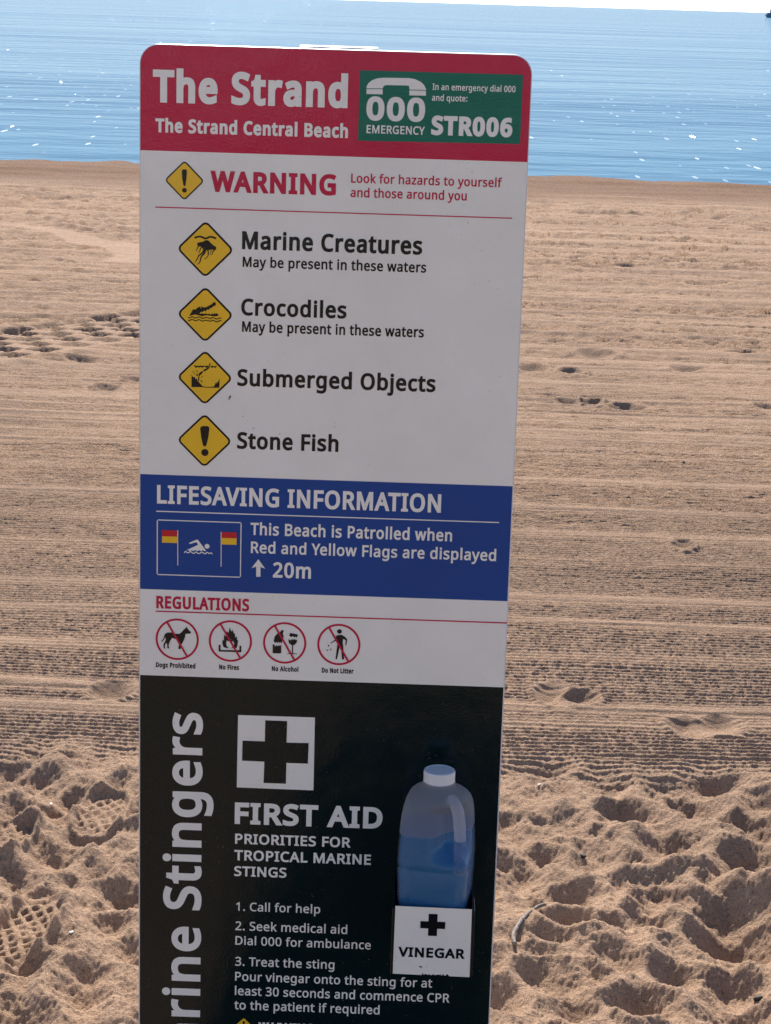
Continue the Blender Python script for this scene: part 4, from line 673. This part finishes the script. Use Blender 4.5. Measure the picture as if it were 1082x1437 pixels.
BOT = -(SIGN_TOP + 0.08) * 1000
prism('panel', round_poly([(-250, BOT), (250, BOT), (250, 0), (-250, 0)], [0, 0, 25, 25]), 0, -24, M['rim'], sign, 0.9)
prism('post', rect(-49, 52.5, BOT - 200, 2.6), -24.5, -75, M['post'], sign, 1.5)
face = flat('printed_face', [rect(-248.6, 248.6, BAND['blue_t'] - 0.0, BAND['header'])], 0.25, M['white'], sign)
face2 = flat('printed_face', [rect(-248.6, 248.6, BAND['black'], BAND['blue_b'])], 0.25, M['white'], sign)
header = flat('header_band', [round_poly([(-248.8, BAND['header']), (248.8, BAND['header']), (248.8, -1.2), (-248.8, -1.2)], [0, 0, 24, 24])], 0.27, M['red'], sign)
lifes = flat('lifesaving_band', [rect(-248.4, 248.4, BAND['blue_b'], BAND['blue_t'])], 0.28, M['blue'], sign)
aid = flat('first_aid_panel', [rect(-248.2, 248.2, BOT, BAND['black'])], 0.27, M['black'], sign)
tag(aid, 'glossy black lower panel headed FIRST AID'); tag(lifes, 'blue band headed LIFESAVING INFORMATION'); tag(header, 'red header reading The Strand')
tag(face, 'white face listing hazards'); tag(face2, 'white strip headed REGULATIONS')
emerg = flat('emergency_panel', shapes('emergency'), 0.55, M['green'], sign); tag(emerg, 'green emergency call panel')
M['dirt'] = vinyl('dried_dirt', (0.09, 0.03, 0.02), 0.8)
PAR = {'header': header, 'panel': face, 'emergency': emerg, 'lifesaving': lifes, 'first_aid': aid}
LEV = {'header': 0.6, 'panel': 0.55, 'emergency': 0.85, 'lifesaving': 0.6, 'first_aid': 0.6}
for s, x0, x1, zb, cap, stem, par, c in TEXTS:
    pr = PAR[par]
    if par == 'panel' and zb < BAND['blue_b']: pr = face2
    o = text('lettering', s, x0, x1, zb, cap, stem, LEV[par], M[c], pr); o['label'] = 'words reading ' + s
s, z0, z1, xb, cap = VTEXT
# the vertical heading: its visible end is known, the first letters run on below the picture
full = glyph_run('Stingers', 0, z1 - z0, cap, 0.2)
lead = None
adv = {c: FONT[c][0] for c in FONT}
k_ = (z1 - z0) / (sum(adv[c] for c in 'Stingers') - 60)
w_lead = (sum(adv[c] for c in 'Marine') - 60) * k_; gap = (adv[' '] + 70) * k_
lead = glyph_run('Marine', -gap - w_lead, -gap, cap, 0.2)
vt = flat('lettering', [[(xb - b, z0 + a) for a, b in c] for c in full + lead], 0.6, M['white'], aid); vt['label'] = 'large sideways words reading Marine Stingers'
flat('phone_symbol', shapes('phone'), 0.85, M['white'], emerg)
for x0, x1, z, wd, c, par in LINES:
    pr = PAR[par] if z > BAND['blue_b'] else face2
    flat('divider_line', [rect(x0, x1, z - wd * 0.46, z + wd * 0.46)], LEV[par], M[c], pr)
# yellow hazard diamonds
for (cx, cz, hr, key), what in zip(DIAM, ('small yellow diamond with exclamation mark beside the word WARNING', 'yellow diamond with jellyfish symbol', 'yellow diamond with crocodile symbol', 'yellow diamond with diver striking rocks symbol', 'yellow diamond with exclamation mark beside Stone Fish')):
    def dia(r, cr): return [round_poly([(cx - r, cz), (cx, cz - r), (cx + r, cz), (cx, cz + r)], cr, 6)]
    k = hr / 34.6; e = 0.414 * 7.0 * k
    d = flat('hazard_diamond', dia(hr + e, 7.0 * k), 0.55, M['ink'], sign); tag(d, what)
    flat('diamond_field', dia(hr + e - 3.6 * k, 4.8 * k), 0.85, M['yellow'], d)
    flat('symbol', shapes(key), 1.15, M['ink'], d)
    if key == 'croc': flat('eye', shapes('croc_eye'), 1.4, M['yellow'], d)
d = flat('hazard_diamond', [round_poly([(-99.7 - 12, -1350.4 - 12), (-99.7, -1350.4 - 24), (-99.7 + 12, -1350.4 - 12), (-99.7, -1350.4)], 1.5)], 0.9, M['yellow'], aid)
tag(d, 'small yellow diamond at the foot of the picture'); flat('symbol', [[(-101.3, -1355.4), (-98.1, -1355.4), (-98.8, -1366.4), (-100.6, -1366.4)]], 1.2, M['ink'], d)
# beach flags and swimmer
fb = shapes('flag_box')[0]
xa, xb_, za, zb_ = (fb[0][0] + fb[3][0]) / 2, (fb[1][0] + fb[2][0]) / 2, (fb[0][1] + fb[1][1]) / 2, (fb[2][1] + fb[3][1]) / 2
flat('flag_box', [rect(xa, xb_, zb_, za), rect(xa + 1.3, xb_ - 1.3, zb_ + 1.3, za - 1.3)], 0.6, M['white'], lifes, True)
for key in ('flagL', 'flagR'):
    for kind, q, *wd in SHAPES[key]:
        if kind == 'pole': flat('flag_pole', [stroke(q, wd[0])], 0.9, M['white'], lifes)
        else: flat('flag', [q], 0.6, M['flagred' if kind == 'red' else 'yellow'], lifes)
flat('swimmer_symbol', shapes('swim'), 0.6, M['white'], lifes)
flat('arrow', shapes('arrow'), 0.6, M['white'], lifes)
# prohibition roundels
for key, what in (('dog', 'red crossed circle over a dog'), ('fire', 'red crossed circle over a camp fire'), ('drink', 'red crossed circle over a bottle and glass'), ('litter', 'red crossed circle over a person dropping litter')):
    cx, cz, r = RING[key]
    ring = flat('prohibition_roundel', [circ(cx, cz, r, 56), circ(cx, cz, r - 2.9, 56)], 0.55, M['red'], sign, True); tag(ring, what)
    flat('symbol', shapes(key), 0.8, M['ink'], ring)
    a = R(-60); r2 = r - 1.4
    flat('slash', [stroke([(cx - r2 * math.cos(a), cz - r2 * math.sin(a)), (cx + r2 * math.cos(a), cz + r2 * math.sin(a))], (2.6, 2.6))], 1.05, M['red'], ring)
sq = flat('first_aid_square', shapes('fa_sq'), 0.6, M['white'], aid)
flat('first_aid_cross', shapes('fa_cross'), 0.9, M['black'], aid)
# black holder for the bottle, screwed to the board
HX0, HX1, HZ0, HZ1, HD = 107.0, 218.2, -1220.5, -1124.0, 110.0
bm = bmesh.new()
def box(bm, x0, x1, y0, y1, z0, z1):
    m = Matrix.Translation(((x0 + x1) / 2000, -(y0 + y1) / 2000, SIGN_TOP + (z0 + z1) / 2000)) @ Matrix.Diagonal(((x1 - x0) / 1000, (y1 - y0) / 1000, (z1 - z0) / 1000, 1))
    bmesh.ops.create_cube(bm, size=1, matrix=m)
box(bm, HX0, HX0 + 3, 1.0, HD, HZ0, HZ1); box(bm, HX1 - 3, HX1, 1.0, HD, HZ0, HZ1)
box(bm, HX0 + 3.05, HX1 - 3.05, 1.0, 4.0, HZ0, HZ1 + 0.0); box(bm, HX0 + 3.05, HX1 - 3.05, HD - 4.0, HD - 1.0, HZ0, HZ1 + 1)
box(bm, HX0 + 3.05, HX1 - 3.05, 4.05, HD - 4.05, HZ0, HZ0 + 3)
bmesh.ops.bevel(bm, geom=bm.edges[:], offset=0.0005, segments=1, affect='EDGES')
me = bpy.data.meshes.new('bottle_holder'); bm.to_mesh(me); bm.free()
hold = link('bottle_holder', me, M['acrylic'], sign); tag(hold, 'black open box holding a bottle, white front marked VINEGAR')
lr = random.Random(3)
lab = [(110.3, -1219.8)]
x = 112.0
while x < 213.5:                                  # scuffed lower edge
    dz = 0.0 if x < 150 or x > 186 else abs(lr.gauss(0, 1.5))
    lab.append((x, -1219.8 - 0.004 * (x - 110) * 3 + dz)); x += lr.uniform(0.9, 2.2)
lab += [(214.6, -1220.6), (214.0, -1121.6), (111.0, -1120.4)]
holes = [[(145, -1208.5), (147, -1207.2), (149.5, -1207.6), (150.6, -1208.3), (148, -1209.6)], [(154.5, -1207.9), (156.2, -1207.0), (156.4, -1208.0)]]
flat('front_label', [lab] + holes, HD - 0.6, M['white'], hold, True)
flat('label_cross', [[(156.2, -1130.2), (168.2, -1130.2), (168.2, -1141.2), (179.0, -1141.2), (179.0, -1151.5), (168.2, -1151.5), (168.2, -1162.2), (156.2, -1162.2), (156.2, -1151.5), (145.4, -1151.5), (145.4, -1141.2), (156.2, -1141.2)]], HD - 0.2, M['ink'], hold)
text('lettering', 'VINEGAR', 117.2, 206.4, -1194.3, 14.4, 0.235, HD - 0.2, M['ink'], hold)
# specks of dirt stuck to the white face near the diamonds
for c in ([(-130.5, -452.0), (-128.8, -450.8), (-128.2, -452.4), (-129.4, -454.0), (-130.6, -456.4), (-131.8, -456.8), (-131.0, -454.4)], circ(-112, -478, 0.6, 7), circ(-98, -494, 0.7, 7), circ(-99.5, -503, 0.9, 7), circ(-97, -504.5, 0.8, 7), circ(-104, -515, 0.5, 6), circ(-63, -500, 0.6, 6), circ(10, -488, 0.5, 6)):
    flat('dirt_speck', [c], 0.9, M['dirt'], face)

# ------------------------------------------------------------------ bottle standing in the holder
def hdpe():
    m, nt, b, L = nodes('frosted_plastic')
    out = nt.nodes['Material Output']
    b.inputs['Base Color'].default_value = (0.78, 0.78, 0.80, 1); b.inputs['Roughness'].default_value = 0.32
    tr = N(nt, 'ShaderNodeBsdfTranslucent'); tr.inputs[0].default_value = (0.80, 0.82, 0.86, 1)
    tp = N(nt, 'ShaderNodeBsdfTransparent'); tp.inputs[0].default_value = (0.88, 0.91, 0.95, 1)
    m1 = N(nt, 'ShaderNodeMixShader'); m1.inputs[0].default_value = 0.5; L.new(b.outputs[0], m1.inputs[1]); L.new(tr.outputs[0], m1.inputs[2])
    # wetted plastic below the fill line scatters less than the dry wall above it
    tc = N(nt, 'ShaderNodeTexCoord'); sx_ = N(nt, 'ShaderNodeSeparateXYZ'); L.new(tc.outputs['Object'], sx_.inputs[0])
    mr = N(nt, 'ShaderNodeMapRange'); mr.inputs[1].default_value = 0.1865; mr.inputs[2].default_value = 0.1875; mr.inputs[3].default_value = 0.92; mr.inputs[4].default_value = 0.70
    L.new(sx_.outputs[2], mr.inputs[0])
    m2 = N(nt, 'ShaderNodeMixShader'); L.new(mr.outputs[0], m2.inputs[0]); L.new(m1.outputs[0], m2.inputs[1]); L.new(tp.outputs[0], m2.inputs[2])
    L.new(m2.outputs[0], out.inputs['Surface'])
    return m
M['hdpe'] = hdpe()
def simple(name, rgb, rough, **k):
    m, nt, b, L = nodes(name); n = N(nt, 'ShaderNodeTexNoise', Scale=60.0, Detail=3.0)
    r = ramp(nt, [(0.3, tuple(c * 0.9 for c in rgb)), (0.7, rgb)]); L.new(n.outputs[0], r.inputs[0]); L.new(r.outputs[0], b.inputs['Base Color'])
    b.inputs['Roughness'].default_value = rough
    for a, v in k.items(): b.inputs[a].default_value = v
    return m
M['liquid'] = simple('blue_liquid', (0.0, 0.135, 0.30), 0.25)
M['cap'] = simple('white_cap', (0.78, 0.77, 0.77), 0.35)

bottle = bpy.data.objects.new('vinegar_bottle', None); col.objects.link(bottle)
tag(bottle, 'frosted plastic bottle with white cap, half full of blue liquid, standing in the black holder', 'bottle')
BC = sign.matrix_basis @ Vector((0.1645, -0.0545, SIGN_TOP - 1.2135))
bottle.location = BC; bottle.rotation_euler = (0, 0, YAW + R(-9))
PROF = [(0, 40), (2, 45), (8, 48.5), (40, 49.3), (82, 50.4), (114, 51.6), (134, 52.6), (137.5, 51.3), (141, 51.3), (144, 52.8), (160, 52.2), (171, 51.6), (187, 50.5), (202, 49.4), (212, 48.4), (220, 46.8), (228, 44.2), (235, 40.0), (240, 35.0), (244, 28.5), (246.5, 23.5), (248.5, 22.2), (254, 21.8)]
def pw(z):
    for (a, ra), (b, rb) in zip(PROF, PROF[1:]):
        if z <= b: return (ra + (rb - ra) * (z - a) / (b - a)) * (0.945 + 0.055 * max(0, min(1, (z - 215) / 30)))
    return PROF[-1][1]
def ss1(a, b, x):
    t = max(0, min(1, (x - a) / (b - a))); return t * t * (3 - 2 * t)
def body_r(phi, z, inset=0.0):
    wz = pw(z) - inset; n = 2 + 3.6 * (1 - ss1(205, 248, z))
    c, s = abs(math.cos(phi)), abs(math.sin(phi))
    r = wz / ((c ** n + s ** n) ** (1 / n))
    dphi = (phi - R(-47) + math.pi) % (2 * math.pi) - math.pi
    win = ss1(146, 176, z) * (1 - ss1(214, 236, z))
    return r * (1 - 0.58 * win * math.exp(-(abs(dphi) / R(36)) ** 2.6))
def lathe(name, zs, inset, mat, parent, seg=96, top=True):
    bm = bmesh.new(); rings = []
    for z in zs:
        rings.append([bm.verts.new((body_r(2 * math.pi * i / seg, z, inset) / 1000 * math.cos(2 * math.pi * i / seg), body_r(2 * math.pi * i / seg, z, inset) / 1000 * math.sin(2 * math.pi * i / seg), z / 1000)) for i in range(seg)])
    for a, b in zip(rings, rings[1:]):
        for i in range(seg): bm.faces.new((a[i - 1], a[i], b[i], b[i - 1]))
    bm.faces.new(rings[0][::-1])
    if top: bm.faces.new(rings[-1])
    me = bpy.data.meshes.new(name); bm.to_mesh(me); bm.free()
    o = link(name, me, mat, parent)
    for p_ in me.polygons: p_.use_smooth = len(p_.vertices) == 4
    return o
zs = sorted(set([z for z, _ in PROF] + [150 + 4 * i for i in range(24)]))
lathe('bottle_body', zs, 0, M['hdpe'], bottle, top=False)
LEVEL = 187.0
lathe('liquid', [z for z in zs if 2 < z < LEVEL] + [LEVEL], 1.6, M['liquid'], bottle)
# handle
def tube(bm, pts, rad, seg=16, squash=1.0):
    pts = [Vector(p_) for p_ in pts]; rings = []; prev = None
    for i, p_ in enumerate(pts):
        t = (pts[min(i + 1, len(pts) - 1)] - pts[max(i - 1, 0)]).normalized()
        if prev is None: prev = t.orthogonal()
        a = (prev - t * prev.dot(t)).normalized(); prev = a; b = t.cross(a)
        r = rad[i] if isinstance(rad, (list, tuple)) else rad
        rings.append([bm.verts.new(p_ + a * r * math.cos(2 * math.pi * k / seg) + b * r * squash * math.sin(2 * math.pi * k / seg)) for k in range(seg)])
    for A, B in zip(rings, rings[1:]):
        for k in range(seg): bm.faces.new((A[k - 1], A[k], B[k], B[k - 1]))
    bm.faces.new(rings[0][::-1]); bm.faces.new(rings[-1])
    bmesh.ops.recalc_face_normals(bm, faces=bm.faces)
def cr3(pts, k=6):
    out = []
    for i in range(len(pts) - 1):
        p0, p1, p2, p3 = (Vector(pts[j]) for j in (max(0, i - 1), i, i + 1, min(len(pts) - 1, i + 2)))
        for j in range(k):
            t = j / k; out.append(0.5 * (2 * p1 + (p2 - p0) * t + (2 * p0 - 5 * p1 + 4 * p2 - p3) * t * t + (3 * p1 - p0 - 3 * p2 + p3) * t ** 3))
    return out + [Vector(pts[-1])]
hp = []
for r_, z in ((30, 237), (40, 233), (49, 222), (53, 205), (55, 188), (56.5, 170), (57, 154), (56, 142)):
    a = R(-48); hp.append((r_ / 1000 * math.cos(a), r_ / 1000 * math.sin(a), z / 1000))
hp = cr3(hp); bm = bmesh.new(); tube(bm, hp, [0.0082] * (len(hp) - 8) + [0.0082 + 0.0005 * k for k in range(8)], 18)
me = bpy.data.meshes.new('handle'); bm.to_mesh(me); bm.free(); link('handle', me, M['hdpe'], bottle, True)
# cap
bm = bmesh.new(); seg = 120; rings = []
for r_, z in ((20.2, 252), (21.0, 252.4), (21.2, 266.5), (20.7, 268.2), (19.6, 268.8), (18.8, 268.2), (18.2, 268.0)):
    rings.append([bm.verts.new(((r_ + (0.22 if (i % 2 and 253 > 0 and 252.2 < z < 267) else 0)) / 1000 * math.cos(2 * math.pi * i / seg), (r_ + (0.22 if (i % 2 and 252.2 < z < 267) else 0)) / 1000 * math.sin(2 * math.pi * i / seg), z / 1000)) for i in range(seg)])
for a, b in zip(rings, rings[1:]):
    for i in range(seg): bm.faces.new((a[i - 1], a[i], b[i], b[i - 1]))
bm.faces.new(rings[-1]); bm.faces.new(rings[0][::-1])
me = bpy.data.meshes.new('cap'); bm.to_mesh(me); bm.free(); link('cap', me, M['cap'], bottle)

# ------------------------------------------------------------------ things lying on the sand
def wood():
    m, nt, b, L = nodes('weathered_twig'); tc = N(nt, 'ShaderNodeTexCoord')
    mp = N(nt, 'ShaderNodeMapping'); mp.inputs['Scale'].default_value = (90, 30, 90); L.new(tc.outputs['Object'], mp.inputs[0])
    n = N(nt, 'ShaderNodeTexNoise', Scale=3.0, Detail=5.0); L.new(mp.outputs[0], n.inputs['Vector'])
    r = ramp(nt, [(0.3, (0.08, 0.06, 0.05)), (0.6, (0.22, 0.175, 0.145)), (0.8, (0.38, 0.32, 0.27))]); L.new(n.outputs[0], r.inputs[0]); L.new(r.outputs[0], b.inputs['Base Color'])
    bp = N(nt, 'ShaderNodeBump', Strength=0.8, Distance=0.001); L.new(n.outputs[0], bp.inputs['Height']); L.new(bp.outputs[0], b.inputs['Normal'])
    b.inputs['Roughness'].default_value = 0.8
    return m
STICK = [(0.32, 3.603), (0.304, 3.585), (0.284, 3.549), (0.268, 3.51), (0.257, 3.471), (0.251, 3.441), (0.252, 3.405)]
z0_, z1_ = sand_z(*STICK[0]) + 0.005, sand_z(*STICK[-1]) + 0.006
pts = []
for i, (x, d) in enumerate(STICK):
    t = i / (len(STICK) - 1); pts.append((x, d, z0_ + (z1_ - z0_) * t))
lift = max(0, max(sand_z(x, d) + 0.002 - z for x, d, z in pts)) * 0.5
pts = [(x, d, z + lift) for x, d, z in pts]
pp = cr3(pts, 5); bm = bmesh.new(); wr = random.Random(5)
tube(bm, pp, [0.0036 * (0.62 + 0.5 * math.sin(math.pi * min(1, 0.15 + 0.85 * i / (len(pp) - 1)) * 0.75)) * wr.uniform(0.9, 1.12) * (1.25 if i in (14, 20) else 1) for i in range(len(pp))], 10)
me = bpy.data.meshes.new('driftwood_twig'); bm.to_mesh(me); bm.free()
tw = link('driftwood_twig', me, wood(), None, True); tag(tw, 'curved grey driftwood twig lying on the trampled sand beside the sign', 'twig')

def chip(name, label, cat, x, d, r, mat, seed, flatn=0.45):
    g_ = random.Random(seed); bm = bmesh.new(); bmesh.ops.create_icosphere(bm, subdivisions=2, radius=1)
    for v_ in bm.verts:
        k = 1 + g_.uniform(-0.18, 0.18); v_.co = Vector((v_.co.x * r * 1.5 * k, v_.co.y * r * k, v_.co.z * r * flatn * k))
    me = bpy.data.meshes.new(name); bm.to_mesh(me); bm.free(); o = link(name, me, mat, None, True)
    o.location = (x, d, sand_z(x, d) + r * flatn * 0.5); o.rotation_euler = (g_.uniform(-.3, .3), g_.uniform(-.3, .3), g_.uniform(0, 3)); tag(o, label, cat)
DEB = [(0.413, 3.865), (0.667, 3.288), (-0.675, 4.048), (-0.535, 3.408), (0.347, 4.201)]
M['bark'] = simple('dark_bark', (0.035, 0.028, 0.024), 0.8); M['shell'] = simple('bleached_shell', (0.75, 0.72, 0.66), 0.4)
chip('bark_chip', 'small dark bark chip on the trampled sand right of the white bottle label', 'bark', *DEB[0], 0.0060, M['bark'], 1)
chip('bark_chip', 'small dark bark chip in the bottom right corner of the beach', 'bark', *DEB[1], 0.0065, M['bark'], 2, 0.7)
chip('shell_fragment', 'tiny white shell fragment near the upper patterned shoe print', 'shell', *DEB[2], 0.0034, M['shell'], 3)
chip('shell_fragment', 'tiny white shell fragment beside the lower patterned shoe print', 'shell', *DEB[3], 0.0036, M['shell'], 4)
chip('shell_fragment', 'tiny white shell fragment just right of the sign edge', 'shell', *DEB[4], 0.0032, M['shell'], 5)
